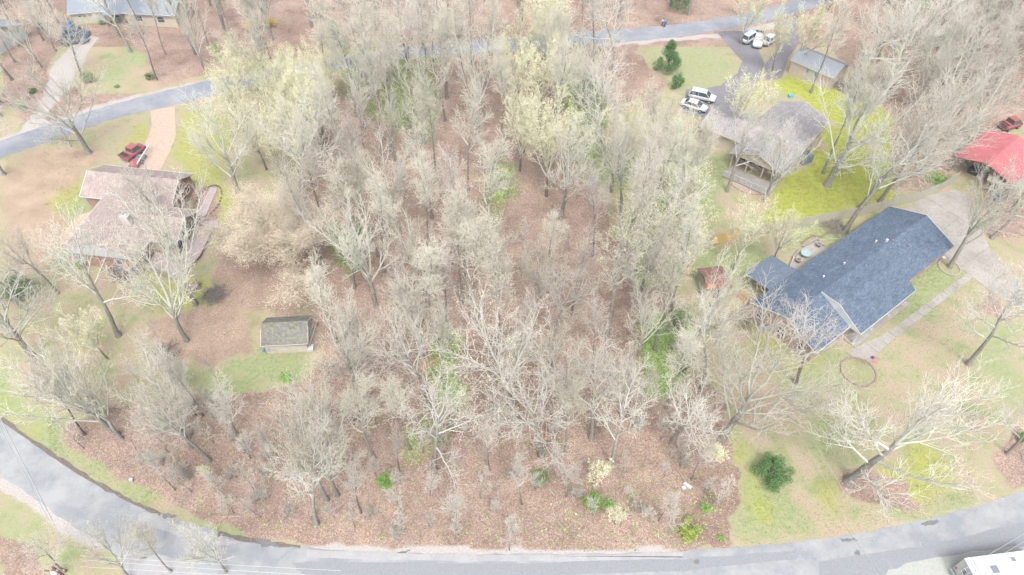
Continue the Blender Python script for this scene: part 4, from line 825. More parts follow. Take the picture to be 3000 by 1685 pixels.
# ------------------------------------------------------------------ people
def person(label, px, py, rz_, shirt, trousers, hair, skin, h=1.72, arm=(.25, -.2)):
    t = thing('person', label, 'person', at(px, py, .03), rz_)
    k = h / 1.75
    J = {'pel': (0, 0, .95), 'ch': (.02, 0, 1.25), 'neck': (.03, 0, 1.47), 'head': (.05, 0, 1.58), 'top': (.05, 0, 1.68),
         'hl': (0, .1, .9), 'kl': (.16, .11, .5), 'al': (.22, .11, .08), 'tl': (.36, .12, .04), 'hr': (0, -.1, .9), 'kr': (-.02, -.11, .5), 'ar': (-.22, -.11, .1), 'tr': (-.1, -.12, .04),
         'sl': (.02, .19, 1.41), 'el': (-.02 + arm[1] * .4, .25, 1.14), 'wl': (arm[1], .25, .92), 'fl': (arm[1] + .05, .24, .83), 'sr': (.02, -.19, 1.41), 'er': (.02 + arm[0] * .3, -.25, 1.14), 'wr': (arm[0] + .1, -.24, .98), 'fr': (arm[0] + .18, -.23, .92)}
    RD = {'pel': .15, 'ch': .16, 'neck': .06, 'head': .1, 'top': .07, 'hl': .1, 'kl': .065, 'al': .045, 'tl': .04, 'hr': .1, 'kr': .065, 'ar': .045, 'tr': .04, 'sl': .075, 'el': .05, 'wl': .035, 'fl': .035, 'sr': .075, 'er': .05, 'wr': .035, 'fr': .035}
    E_ = [('pel', 'ch'), ('ch', 'neck'), ('neck', 'head'), ('head', 'top'), ('pel', 'hl'), ('hl', 'kl'), ('kl', 'al'), ('al', 'tl'), ('pel', 'hr'), ('hr', 'kr'), ('kr', 'ar'), ('ar', 'tr'), ('ch', 'sl'), ('sl', 'el'), ('el', 'wl'), ('wl', 'fl'), ('ch', 'sr'), ('sr', 'er'), ('er', 'wr'), ('wr', 'fr')]
    ks = list(J); me = bpy.data.meshes.new('body'); me.from_pydata([tuple(c * k for c in J[q]) for q in ks], [(ks.index(a), ks.index(b)) for a, b in E_], [])
    m_, n, l, b = new_mat('skin_' + str(px)); b.inputs['Base Color'].default_value = (*skin, 1); b.inputs['Roughness'].default_value = .6
    me.materials.append(m_); o = bpy.data.objects.new('body', me); COL.objects.link(o); o.parent = t
    sk = o.modifiers.new('skin', 'SKIN')
    for i, q in enumerate(ks): me.skin_vertices[0].data[i].radius = (RD[q] * k, RD[q] * k); me.skin_vertices[0].data[i].use_root = (q == 'pel')
    sk.use_smooth_shade = True; o.modifiers.new('sub', 'SUBSURF').levels = 1; o.modifiers['sub'].render_levels = 1
    sc = lambda p: tuple(c * k for c in p)
    mb = MB(); mb.tube([sc((0, 0, .88)), sc((.01, 0, 1.1)), sc((.02, 0, 1.3)), sc((.03, 0, 1.46))], [.2 * k, .19 * k, .205 * k, .1 * k], 10)
    for s, e_, w_ in (('sl', 'el', 'wl'), ('sr', 'er', 'wr')): mb.tube([sc(J[s]), sc(J[e_]), sc(J[w_])], [.095 * k, .075 * k, .055 * k], 7)
    mb.build('shirt', shirt, t, True)
    mb = MB(); mb.tube([sc((0, 0, .84)), sc((0, 0, .98))], [.19 * k, .2 * k], 10)
    for s, e_, w_ in (('hl', 'kl', 'al'), ('hr', 'kr', 'ar')): mb.tube([sc(J[s]), sc(J[e_]), sc(J[w_])], [.125 * k, .09 * k, .07 * k], 8)
    mb.build('trousers', trousers, t, True)
    mb = MB(); mb.lathe([(.06, 1.52), (.115, 1.57), (.12, 1.66), (.08, 1.74), (.02, 1.765)], 10, (-.0, 0)); mb.v = [(x * k + .02, y * k, z * k) for x, y, z in mb.v]; mb.build('hair', hair, t, True)
    mb = MB()
    for q in ('tl', 'tr'): x, y, z = J[q]; mb.box(((x - .06) * k, y * k, (z) * k), (.28 * k, .1 * k, .08 * k), 0, .02)
    mb.build('shoe', black, t)
dark = plain('dark_navy_cloth', (.02, .025, .04), .9)
person('person in a bright blue shirt and dark trousers walking along the upper road', 1947, 79, R(200), plain('blue_shirt', (.06, .17, .5), .8), dark, plain('grey_hair', (.3, .27, .25), .8), (.4, .24, .18))
person('person in a white top with long dark hair walking beside the blue shirt', 1940.5, 76, R(200), plain('white_top', (.38, .38, .4), .8), dark, plain('dark_hair', (.03, .02, .02), .7), (.35, .2, .15), 1.63)

# ------------------------------------------------------------------ poles and wires
def pole(label, px, py, h, mat, trans=True, rad=.15, arm=True, rz_=0):
    t = thing('utility_pole', label, 'utility pole', at(px, py), rz_)
    MB().tube([(0, 0, -.1), (0, 0, h * .5), (0, 0, h)], [rad, rad * .85, rad * .7], 10).build('pole', mat, t)
    if arm:
        a_ = bx(t, 'crossarm', (0, -.14, h - .5), (2.0, .1, .12), mat)
        for x in (-.9, -.3, .3, .9): MB().lathe([(.05, h - .44), (.07, h - .38), (.03, h - .28)], 6, (x, -.14)).build('insulator', white, a_)
    if trans: tr = MB().lathe([(.24, h - 1.9), (.27, h - 1.85), (.27, h - 1.05), (.1, h - .95)], 12, (-.42, 0)).build('transformer', white, t, True); MB().lathe([(.04, h - .95), (.05, h - .75)], 6, (-.42, 0)).build('bushing', steel, tr)
    return t
pole('dark wooden utility pole with white transformer at the left end of the board fence', 2000, 735, 7.5, woodd)
v0 = at(232, 1700); pole('brown utility pole with white transformer among the branches at bottom left', 262, 1745, 7.5, nmat('reddish_pole_wood', (.12, .06, .05), (.2, .11, .09), 8))
pole('pale metal pole standing beside the upper road, above the brown house', 209, 432, 6.5, plain('pale_pole_metal', (.34, .35, .35), .5), False, .12, False)
def wire(label, pts, r=.02, sag=.4, mat=steel):
    a, b_ = Vector(pts[0]), Vector(pts[1]); N = 14; mb = MB(); mb.tube([a + (b_ - a) * (k / N) - Vector((0, 0, sag * 4 * (k / N) * (1 - k / N))) for k in range(N + 1)], r, 4)
    me = mb.mesh('power_line', mat); o = bpy.data.objects.new('power_line', me); COL.objects.link(o); tag(o, label, 'wire')
palew = plain('pale_wire', (.3, .31, .32), .5); darkw = plain('dark_wire', (.16, .17, .18), .5)
wire('thin pale overhead wire above the right lawn, the left of the pair', (at(2330, 1246, 6.5), at(2640, 1800, 7.5)), .018, .2, palew)
wire('thin pale overhead wire above the right lawn, the right of the pair', (at(2366, 1262, 6.5), at(2700, 1800, 7.5)), .018, .2, palew)
wire('thin dark overhead wire crossing the road left of the pale pair', (at(2400, 1430, 6.5), at(2620, 1740, 7.5)), .015, .2, darkw)
wire('thick grey cable crossing the road at the lower left', (at(-4, 1218, 7), at(150, 1520, 7.5)), .045, .1, palew)
wire('thinner grey cable just left of the thick cable at the lower left', (at(-14, 1228, 7), at(142, 1524, 7.5)), .03, .1, palew)
wire('cable ending in the branches at the lower left', (at(130, 1480, 7.2), at(232, 1680, 7.2)), .02, .1, palew)
for k, (y0, y1) in enumerate(((1628, 1672), (1640, 1690), (1660, 1700))):
    wire(['upper', 'middle', 'lower'][k] + ' of three wires crossing the road junction at the bottom left', (at(235, y0, 7.2), at(1000, y1, 7.5)), .013, .15, white)
wire('pale wire above the camper trailer roof, the upper one', (at(2770, 1700, 7), at(3040, 1540, 7)), .02, .1, palew); wire('pale wire above the camper trailer roof, the lower one', (at(2795, 1705, 7), at(3060, 1552, 7)), .02, .1, palew)
wire('service wire running from the board fence to the blue roof', (at(2200, 706, 5.0), at(2477, 697, 3.4)), .018, .2, palew)
# flag
t = thing('flag', 'striped flag with blue canton on a pole by the flower bed', 'flag', at(2525, 1085)); MB().tube([(0, 0, 0), (0, 0, 3.0)], .03, 6).build('flag_pole', white, t)
fr = Matrix.Rotation(R(15), 4, 'Y')
def fl(x0, x1, z0, z1, y, m_, nm): 
    mb = MB(); K = 6
    for k in range(K):
        xa, xb = x0 + (x1 - x0) * k / K, x0 + (x1 - x0) * (k + 1) / K; f_ = lambda x: .07 * math.sin(x * 5) + y
        mb.add([(xa, f_(xa), z0 - xa * .5), (xb, f_(xb), z0 - xb * .5), (xb, f_(xb), z1 - xb * .5), (xa, f_(xa), z1 - xa * .5), (xa, f_(xa) + .012, z0 - xa * .5), (xb, f_(xb) + .012, z0 - xb * .5), (xb, f_(xb) + .012, z1 - xb * .5), (xa, f_(xa) + .012, z1 - xa * .5)], [(0, 1, 2, 3), (7, 6, 5, 4), (3, 2, 6, 7), (4, 5, 1, 0)])
    mb.build(nm, m_, t)
fred = plain('flag_red', (.42, .05, .07), .8); fwh = plain('flag_white', (.42, .42, .42), .8)
for k in range(13): fl(.03, 1.3, 3.0 - (k + 1) * .07, 3.0 - k * .07, 0, fred if k % 2 == 0 else fwh, 'stripe')
fl(.03, .55, 2.51, 3.0, -.015, plain('flag_blue', (.04, .06, .22), .8), 'canton')

# ------------------------------------------------------------------ small things
def ac(label, px, py, s=.85, m_=steel, rz_=0.6):
    t = thing('air_conditioner', label, 'air conditioner', at(px, py), rz_); MB().box((0, 0, s * .45), (s, s, s * .85), 0, .03).build('case', m_, t)
    f_ = MB().lathe([(s * .38, s * .88), (s * .38, s * .92), (s * .3, s * .92)], 16).build('fan_guard', black, t); mb = MB()
    for k in range(5): mb.box((0, 0, s * .94), (s * .7, .02, .012), k * R(36))
    mb.build('blade', steel, f_); bx(t, 'pad', (0, 0, .03), (s * 1.2, s * 1.2, .08), concrete)
ac('large grey air conditioner unit on the mossy lawn beside the cream house', 2352, 472, 1.9, plain('slate_grey_case', (.13, .17, .2), .5), .4)
ac('small dark air conditioner in the brick edged bed under the white gable', 350, 793, .8, steel, .3); ac('pale grey unit at the right of the bed under the white gable', 395, 804, .9, plain('pale_case', (.3, .31, .31), .5), .1)
ac('round pale unit beside the pink brick gable wall of the blue roofed house', 2237, 962, .9, plain('pale_unit', (.28, .31, .34), .5), .5)
def logs(name, label, cat, px, py, n, L, r, m_, rz_, rows=3, jit=.05, piece='log'):
    t = thing(name, label, cat, at(px, py), rz_); k = 0
    for row in range(rows):
        for j in range(n - row):
            y = (j + row * .5) * r * 2.1; z = r + row * r * 1.8; dx = random.uniform(-jit, jit) * 4
            MB().tube([(dx - L / 2, y + random.uniform(-jit, jit), z), (dx + L / 2, y + random.uniform(-jit, jit), z + random.uniform(0, jit))], r * random.uniform(.8, 1.05), 7).build(piece, m_, t)
    return t
barkm = nmat('cut_log_bark', (.18, .14, .11), (.3, .24, .19), 8)
logs('log_pile', 'pile of cut logs by the trunk right of the brown house', 'logs', 580, 850, 6, 1.1, .13, barkm, R(40)); logs('lumber_stack', 'stack of long pale lumber at the left gable of the blue roofed house', 'lumber', 2188, 893, 8, 4.2, .08, lumber, R(-52), 2, .08, 'board')
logs('lumber_stack', 'stack of grey boards in front of the rusty roofed shed', 'lumber', 2085, 872, 9, 2.2, .07, nmat('grey_boards', (.22, .2, .18), (.34, .32, .3), 5), R(15), 2, .05, 'board')
logs('fallen_log', 'single fallen trunk lying on the leaf litter in the front right wood', 'log', 1975, 1365, 1, 4.2, .14, barkm, R(-65), 1); logs('fallen_log', 'fallen orange brown log in the middle of the front wood', 'log', 1265, 1063, 1, 3.4, .16, nmat('orange_wood', (.32, .19, .1), (.42, .29, .18), 5), R(38), 1)
logs('fallen_log', 'short split pale log on the ground in the lower middle wood', 'log', 1602, 1252, 1, 3.6, .13, MATS['orange_wood'], R(85), 1); logs('stump', 'tan logs stacked beside the wooden pole left of the fence', 'logs', 2022, 790, 3, 2.0, .16, MATS['orange_wood'], R(70), 1)
def box_thing(name, label, cat, px, py, dims, m_, rz_=0, top=None):
    t = thing(name, label, cat, at(px, py), rz_); MB().box((0, 0, dims[2] / 2), dims, 0, min(dims) * .12).build('body', m_, t)
    bx(t, 'lid', (0, 0, dims[2] + .02), (dims[0] * 1.05, dims[1] * 1.05, .06), top or m_, bev=.015); return t
box_thing('rubbish_bin', 'blue bin left of the ivory garage door, top left', 'bin', 208, 78, (.6, .7, 1.0), bluebright); box_thing('rubbish_bin', 'bluish grey bin in the yard near the top left corner', 'bin', 122, 82, (.6, .7, 1.0), bluep)
box_thing('crate', 'small turquoise crate on the grass above the cream house roof', 'crate', 2315, 284, (.7, .6, .4), plain('cyan_plastic', (.05, .35, .5), .5)); box_thing('stone_block', 'white stone slab lying in the lower right leaf litter', 'stone', 2014, 1424, (.9, .35, .18), fwh, R(-40)); box_thing('stone_block', 'small white stone chunk left of the slab in the leaf litter', 'stone', 2003, 1431, (.4, .35, .2), fwh, R(20))
box_thing('utility_box', 'small grey utility box on the verge near the lower left road', 'utility box', 388, 1410, (.35, .3, .45), plain('pale_grey_box', (.36, .38, .4), .5)); box_thing('cooler', 'red and white cooler beside the rusty roofed shed', 'cooler', 2098, 902, (.7, .45, .45), fred, .3, white); box_thing('bucket', 'pale blue bucket beside the red cooler', 'bucket', 2085, 898, (.35, .35, .4), plain('pale_blue_plastic', (.2, .3, .4), .5))
box_thing('bucket', 'tiny blue bucket on the grass left of the garden shed', 'bucket', 773, 1029, (.25, .25, .25), bluebright); box_thing('crates', 'small stack of white boxes at the right end of the garden shed', 'boxes', 912, 1024, (.7, .8, .5), white, .1); box_thing('tarp_heap', 'dark grey tarp covered heap below the plank roofed shed', 'heap', 2920, 585, (1.6, 1.2, .8), bluep, .4)
box_thing('dark_bin', 'dark bin under the edge of the red carport', 'bin', 2850, 508, (1.2, 1.5, .9), black, .7); box_thing('stone_block', 'white stone step in the corner between house and driveway', 'stone', 2764, 756, (.55, .4, .12), fwh, .6)
# ladder beside the garden shed
t = thing('ladder', 'long white metal ladder lying against the right side of the garden shed', 'ladder', at(906, 1026), R(86))
for y in (-.2, .2): MB().box((2.1, y, .9), (4.2, .05, .08)).build('rail', white, t)
for k in range(11): MB().tube([(.2 + k * .38, -.2, .9), (.2 + k * .38, .2, .9)], .02, 4).build('rung', white, t)
for x in (.3, 3.9): bx(t, 'trestle', (x, 0, .43), (.08, .5, .86), lumber)
# bicycle leaning on the shed
t = thing('bicycle', 'old bicycle leaning against the front wall of the garden shed', 'bicycle', at(798, 1036), R(4)); 
for x in (-.5, .5):
    mb = MB(); pts = [(x + .32 * math.cos(R(a_)), 0, .34 + .32 * math.sin(R(a_))) for a_ in range(0, 361, 24)]; mb.tube(pts, .022, 5, False); w_ = mb.build('wheel', black, t); mb = MB()
    for a_ in range(0, 180, 30): mb.tube([(x + .31 * math.cos(R(a_)), 0, .34 + .31 * math.sin(R(a_))), (x - .31 * math.cos(R(a_)), 0, .34 - .31 * math.sin(R(a_)))], .006, 3)
    mb.build('spokes', chrome, w_)
mb = MB(); 
for p, q_ in (((-.5, 0, .34), (-.1, 0, .36)), ((-.5, 0, .34), (-.15, 0, .8)), ((-.15, 0, .85), (-.1, 0, .36)), ((-.15, 0, .8), (.33, 0, .82)), ((-.1, 0, .36), (.33, 0, .78)), ((.33, 0, .95), (.5, 0, .34))): mb.tube([p, q_], .02, 5)
mb.build('frame', steel, t); mb = MB().tube([(.33, -.25, .98), (.33, .25, .98)], .02, 5); mb.build('handlebar', steel, t); bx(t, 'saddle', (-.16, 0, .9), (.25, .13, .06), black, bev=.02)
# manhole-like repair and mailbox
t = thing('mailbox', 'small mailbox on a post on the verge beside the upper road', 'mailbox', at(1921, 62)); bx(t, 'post', (0, 0, .5), (.1, .1, 1.0), lumber); bx(t, 'box', (0, 0, 1.1), (.5, .2, .24), plain('grey_blue_box', (.2, .25, .3), .5), bev=.03)

# ------------------------------------------------------------------ trees
def barkmat(name, lo, hi, tip):
    """pale lichened bark, browner on the lower trunk as on the real trees"""
    m, n, l, b = new_mat(name); tc = n.new('ShaderNodeTexCoord'); v = tc.outputs['Object']
    t = noise(n, l, v, 3.5, 5, .7); r = ramp(n, [(.3, lo), (.7, hi)]); l.new(t.outputs[0], r.inputs[0])
    oi = n.new('ShaderNodeObjectInfo'); r2 = ramp(n, [(0, (.80, .785, .755)), (.5, (1.0, 1.0, .985)), (1, (1.12, 1.13, 1.1))]); l.new(oi.outputs['Random'], r2.inputs[0])
    at_ = n.new('ShaderNodeAttribute'); at_.attribute_name = 'lv'; c = mix(n, l, at_.outputs['Fac'], r.outputs[0], tip)
    l.new(mix(n, l, 1, c, r2.outputs[0], 'MULTIPLY'), b.inputs['Base Color']); b.inputs['Roughness'].default_value = .9; b.inputs['Specular IOR Level'].default_value = .15
    bump(n, l, t.outputs[0], b, .5, .03); return m
trunk_g = barkmat('grey_brown_trunk_bark', (.13, .12, .105), (.27, .26, .235), (.36, .36, .33))
trunk_d = barkmat('dark_trunk_bark', (.085, .075, .065), (.19, .175, .155), (.33, .33, .3))
cr_pale = barkmat('pale_grey_green_bark', (.32, .335, .295), (.47, .485, .44), (.52, .505, .455))
cr_cream = barkmat('cream_tipped_bark', (.34, .355, .29), (.49, .50, .42), (.57, .54, .43))
cr_pink = barkmat('pinkish_grey_bark', (.31, .305, .28), (.46, .45, .415), (.51, .47, .43))
cr_white = barkmat('whitish_bark', (.33, .345, .325), (.47, .485, .46), (.53, .51, .475))
def leafmat(name, c0, c1, tr=True):
    m, n, l, b = new_mat(name); a = n.new('ShaderNodeAttribute'); a.attribute_name = 'tone'; oi = n.new('ShaderNodeObjectInfo')
    r = ramp(n, [(0, c0), (1, c1)]); l.new(a.outputs['Fac'], r.inputs[0]); r2 = ramp(n, [(0, (.85, .85, .85)), (1, (1.12, 1.12, 1.12))]); l.new(oi.outputs['Random'], r2.inputs[0])
    l.new(mix(n, l, 1, r.outputs[0], r2.outputs[0], 'MULTIPLY'), b.inputs['Base Color']); b.inputs['Roughness'].default_value = .8; b.inputs['Specular IOR Level'].default_value = .15; return m
bud_y = leafmat('yellow_green_catkins', (.52, .54, .30), (.64, .64, .45)); bud_o = leafmat('tan_buds', (.50, .44, .26), (.6, .56, .38)); bud_p = leafmat('pinkish_buds', (.36, .25, .22), (.44, .35, .31))
tan_leaf = leafmat('retained_tan_leaves', (.50, .41, .31), (.64, .55, .44)); ever = leafmat('evergreen_needles', (.045, .11, .035), (.16, .28, .10)); bright = leafmat('fresh_green_leaves', (.13, .26, .05), (.27, .42, .12)); forsy = leafmat('golden_blossom', (.5, .32, .04), (.6, .45, .12)); moss_l = leafmat('pale_green_leaves', (.15, .2, .09), (.27, .33, .17))

class Tree:
    def __init__(s, seed): s.r = random.Random(seed); s.tv, s.tf, s.tl = [], [], []; s.cv, s.cf, s.cl = [], [], []; s.tips = []
    def tube(s, pts, rs, n, lv, lv2=None):
        V, Fc, Lv = (s.tv, s.tf, s.tl) if lv == 0 else (s.cv, s.cf, s.cl)
        k = len(V); N = len(pts); s3 = [0, .15, .45, .8, 1][min(4, lv)]
        for i in range(N):
            d = pts[min(i + 1, N - 1)] - pts[max(i - 1, 0)]
            if d.length < 1e-6: d = Vector((0, 0, 1))
            d.normalize(); a = d.orthogonal().normalized() if N < 4 else d.cross(Vector((.31, .95, .02))).normalized(); b_ = d.cross(a)
            for j in range(n):
                t = 6.28318 * j / n; q = pts[i] + (a * math.cos(t) + b_ * math.sin(t)) * rs[i]; V.append((q.x, q.y, q.z))
                Lv.append(s3 if lv else max(0, (i / (N - 1) - .35)) * .9)
        for i in range(N - 1):
            for j in range(n): Fc.append((k + i * n + j, k + i * n + (j + 1) % n, k + (i + 1) * n + (j + 1) % n, k + (i + 1) * n + j))
    def grow(s, p, d, L, r, lv, cfg):
        rr = s.r; seg = cfg['seg'][lv]; wob = cfg['wob'][lv]; up = cfg['up'][lv]
        pts = [p.copy()]; dirs = []; d = d.normalized()
        for i in range(seg):
            d = (d + Vector((rr.gauss(0, wob), rr.gauss(0, wob), rr.gauss(0, wob * .8) + up / seg))).normalized(); dirs.append(d.copy()); pts.append(pts[-1] + d * (L / seg))
        te = cfg['taper'][lv]; rs = [max(cfg['rmin'], r * (1 - (1 - te) * (i / seg) ** .9)) for i in range(seg + 1)]
        if lv == 0: rs[0] *= 1.55; 
        s.tube(pts, rs, cfg['sides'][lv], lv)
        if lv >= cfg['max']: s.tips.append(pts[-1]); s.tips.append(pts[-2]) if rr.random() < .5 else None; return
        nch = cfg['n'][lv]; nch = max(1, round(nch * rr.uniform(.8, 1.2))) if lv else nch
        t0 = cfg['t0'][lv]; ph = rr.random() * 6.28
        for c in range(nch):
            t = t0 + (1 - t0) * ((c + rr.uniform(.1, .9)) / nch); x = t * seg; i = min(seg - 1, int(x)); q = pts[i].lerp(pts[i + 1], x - i); dd = dirs[i]
            ph += 2.4 + rr.uniform(-.5, .5); o = dd.orthogonal().normalized(); o2 = dd.cross(o); side = o * math.cos(ph) + o2 * math.sin(ph)
            ang = R(rr.uniform(*cfg['ang'][lv])); nd = dd * math.cos(ang) + side * math.sin(ang)
            if lv >= 1: nd.z = nd.z * .85 + .08
            sh = (1 - cfg['fall'][lv] * (t - t0) / (1 - t0 + 1e-6)); cl = cfg['len'][lv] * rr.uniform(.7, 1.15) * sh
            rad = min(rs[i] * .8, cfg['rad'][lv] * (.6 + .4 * sh) * rr.uniform(.85, 1.15))
            s.grow(q, nd, cl, rad, lv + 1, cfg)
        # the leader goes on
        if lv + 1 <= cfg['max'] and lv >= 1: s.grow(pts[-1], dirs[-1], cfg['len'][lv] * .6, rs[-1], lv + 1, cfg)
        elif lv == 0 and cfg.get('lead', True): s.grow(pts[-1], dirs[-1], cfg['len'][0] * cfg.get('leadlen', .8), rs[-1], 1, cfg)
def mk(name, V, Fc, Lv, an='lv', mat=None):
    me = bpy.data.meshes.new(name); V = np.array(V, np.float32); me.vertices.add(len(V)); me.vertices.foreach_set('co', V.ravel())
    Fa = np.array(Fc, np.int32); k = Fa.shape[1]; me.loops.add(Fa.size); me.loops.foreach_set('vertex_index', Fa.ravel()); me.polygons.add(len(Fa)); me.polygons.foreach_set('loop_start', np.arange(0, Fa.size, k, dtype=np.int32)); me.update(calc_edges=True)
    if k == 4: me.polygons.foreach_set('use_smooth', np.ones(len(Fa), bool))
    a = me.attributes.new(an, 'FLOAT', 'POINT'); a.data.foreach_set('value', np.array(Lv, np.float32)); me.materials.append(mat); return me
def leaves_mesh(name, pts, size, mat, per=2, spread=.15, rng=None):
    rng = rng or np.random.default_rng(3); Pn = np.repeat(np.array(pts), per, 0); N = len(Pn); Pn = Pn + rng.normal(0, spread, (N, 3))
    d = rng.normal(0, 1, (N, 3)); d /= np.linalg.norm(d, axis=1)[:, None]; e = rng.normal(0, 1, (N, 3)); e = np.cross(d, e); e /= np.linalg.norm(e, axis=1)[:, None]; s = size * rng.uniform(.6, 1.3, N)[:, None]
    V = np.stack([Pn - d * s, Pn - e * s * .5, Pn + d * s, Pn + e * s * .5], 1).reshape(-1, 3); Fc = np.arange(4 * N).reshape(-1, 4)
    return mk(name, V, Fc, np.repeat(rng.random(N), 4), 'tone', mat)
TW = .017
base = dict(sides=[9, 5, 4, 3, 3], seg=[10, 6, 4, 3, 2], max=4, rmin=TW * .55)
CF = {
 'slim': dict(base, n=[10, 6, 4, 2], t0=[.5, .2, .15, .1], len=[3.6, 1.7, 1.0, .62], rad=[.085, .042, .027, .018], ang=[(24, 48), (26, 52), (25, 58), (25, 60)], fall=[.5, .5, .5, .5], wob=[.035, .13, .16, .2, .2], up=[.0, .7, .35, .2, .1], taper=[.3, .35, .4, .5, .6]),
 'fan': dict(base, n=[7, 7, 4, 3], t0=[.55, .25, .2, .1], len=[8.2, 2.6, 1.25, .7], rad=[.13, .055, .03, .018], ang=[(16, 42), (20, 45), (22, 50), (25, 55)], fall=[.15, .45, .5, .5], wob=[.04, .07, .1, .15, .2], up=[.0, .45, .4, .3, .1], taper=[.6, .25, .35, .5, .6], leadlen=.9),
 'oak': dict(base, n=[8, 7, 4, 3], t0=[.48, .22, .15, .1], len=[6.4, 2.9, 1.35, .75], rad=[.105, .048, .027, .017], ang=[(32, 66), (28, 58), (28, 60), (30, 65)], fall=[.35, .4, .5, .5], wob=[.06, .13, .17, .2, .22], up=[.0, .35, .25, .15, .1], taper=[.35, .3, .35, .5, .6], leadlen=.7),
 'wide': dict(base, n=[9, 10, 4, 3], t0=[.3, .25, .15, .1], len=[8.5, 3.2, 1.4, .75], rad=[.135, .055, .028, .017], ang=[(30, 62), (25, 50), (25, 55), (30, 60)], fall=[.25, .4, .5, .5], wob=[.06, .1, .13, .18, .2], up=[.0, .5, .35, .25, .1], taper=[.4, .25, .35, .5, .6], leadlen=.8),
 'sap': dict(base, n=[10, 6, 4], max=3, t0=[.3, .2, .2], len=[1.7, .8, .5], rad=[.03, .02, .017], ang=[(30, 60), (30, 60), (30, 60)], fall=[.6, .5, .5], wob=[.08, .16, .2, .2], up=[.0, .5, .3, .1], taper=[.3, .4, .5, .6], seg=[7, 4, 3, 2], sides=[5, 4, 3, 3]),
 'brush': dict(base, n=[8, 5], max=2, t0=[.25, .2], len=[1.0, .5], rad=[.02, .016], ang=[(25, 60), (30, 60)], fall=[.5, .5], wob=[.12, .2, .2], up=[.1, .3, .1], taper=[.4, .5, .6], seg=[5, 3, 2], sides=[4, 3, 3]),
}
def proto(kind, seed, H, tr, buds=None, lean=0):
    T = Tree(seed); cfg = CF[kind]
    tl = {'slim': .82, 'fan': .36, 'oak': .62, 'wide': .45, 'dense': .4, 'sap': .8, 'brush': .7}[kind] * H
    if kind == 'brush':
        for k in range(9): T.grow(Vector((T.r.uniform(-.5, .5), T.r.uniform(-.5, .5), 0)), Vector((T.r.uniform(-.7, .7), T.r.uniform(-.7, .7), 1)), H * T.r.uniform(.6, 1), .028, 0, cfg)
    else: T.grow(Vector((0, 0, -.15)), Vector((lean, 0, 1)), tl, tr, 0, cfg)
    return T
PROTO = {}
def reg(key, kind, seeds, H, tr, crown, trunk, bud=None, bsize=.07, per=1, lean=0):
    PROTO[key] = []
    for sd_ in seeds:
        T = proto(kind, sd_, H, tr, lean=lean); tm = mk('trunk', T.tv, T.tf, T.tl, mat=trunk); cm = mk('crown', T.cv, T.cf, T.cl, mat=crown)
        bmh = leaves_mesh('buds', [tuple(p) for p in T.tips], bsize, bud, per, .28 if per > 5 else .08) if bud else None
        PROTO[key].append((tm, cm, bmh, H))
reg('slim', 'slim', (1, 2, 3, 4), 16, .17, cr_pale, trunk_g, bud_o, .05)
reg('slimpink', 'slim', (11, 12), 16, .16, cr_pink, trunk_d)
reg('fan', 'fan', (21, 22, 23), 15, .26, cr_pale, trunk_g, bud_o, .045)
reg('oak', 'oak', (31, 32, 33), 14, .30, cr_white, trunk_g, bud_o, .05)
reg('wide', 'wide', (41, 42), 15, .38, cr_pale, trunk_g)
reg('oakpink', 'oak', (34,), 15, .3, cr_pink, trunk_d)
reg('bud', 'fan', (51, 52), 13, .2, cr_cream, trunk_d, bud_y, .075, 2)
reg('sap', 'sap', (61, 62, 63), 6, .06, cr_pink, trunk_g)
reg('budsap', 'sap', (64, 65), 6, .07, cr_cream, trunk_d, bud_y, .07, 2)
reg('brush', 'brush', (71, 72), 2.2, .03, cr_pink, trunk_d)
CF['dense'] = dict(CF['wide'], n=[12, 10, 7, 4], ang=[(25, 72), (25, 55), (25, 60), (30, 65)], len=[7.6, 3.2, 1.5, .8])
reg('beech', 'dense', (81,), 14, .35, cr_cream, trunk_g, tan_leaf, .05, 9)
print('tris crown', {k: [len(p[1].polygons) * 2 for p in v] for k, v in PROTO.items()})
TREES = []
CHOICE = {}
def tree(key, x, y, h, label=None, group=None, name='bare_tree', rz_=None, look='', zone=None, lean=None, tmat=None):
    CHOICE[key] = CHOICE.get(key, -1) + 1; pr_ = PROTO[key][CHOICE[key] % len(PROTO[key])]; h = h * (1.3 if key in ('slim', 'slimpink', 'fan', 'oak', 'wide', 'oakpink') else 1.05); s_ = h / pr_[3]
    t = thing(name, label or '', 'tree' if key not in ('brush',) else 'shrub', (x, y, 0), random.random() * 6.28 if rz_ is None else rz_, group)
    w_ = s_ * random.uniform(.86, 1.02) * {'oak': .84, 'fan': .92, 'beech': 1.32, 'slim': 1.05}.get(key, 1); t.scale = (w_, w_, s_)
    if lean: t.rotation_euler = (lean[0], lean[1], t.rotation_euler[2])
    for nm, me_ in (('trunk', pr_[0]), ('crown', pr_[1]), ('buds', pr_[2])):
        if me_ is None: continue
        o = bpy.data.objects.new(nm if not (nm == 'buds' and key == 'beech') else 'leaves', me_); COL.objects.link(o); o.parent = t
        if nm == 'trunk' and tmat: o.material_slots[0].link = 'OBJECT'; o.material_slots[0].material = tmat
        if nm == 'buds': o['kind'] = 'stuff'
    TREES.append(dict(o=t, x=x, y=y, key=key, zone=zone, h=h)); return t
def tp(key, px, py, h, label, **k): v = at(px, py); return tree(key, v.x, v.y, h, label, **k)
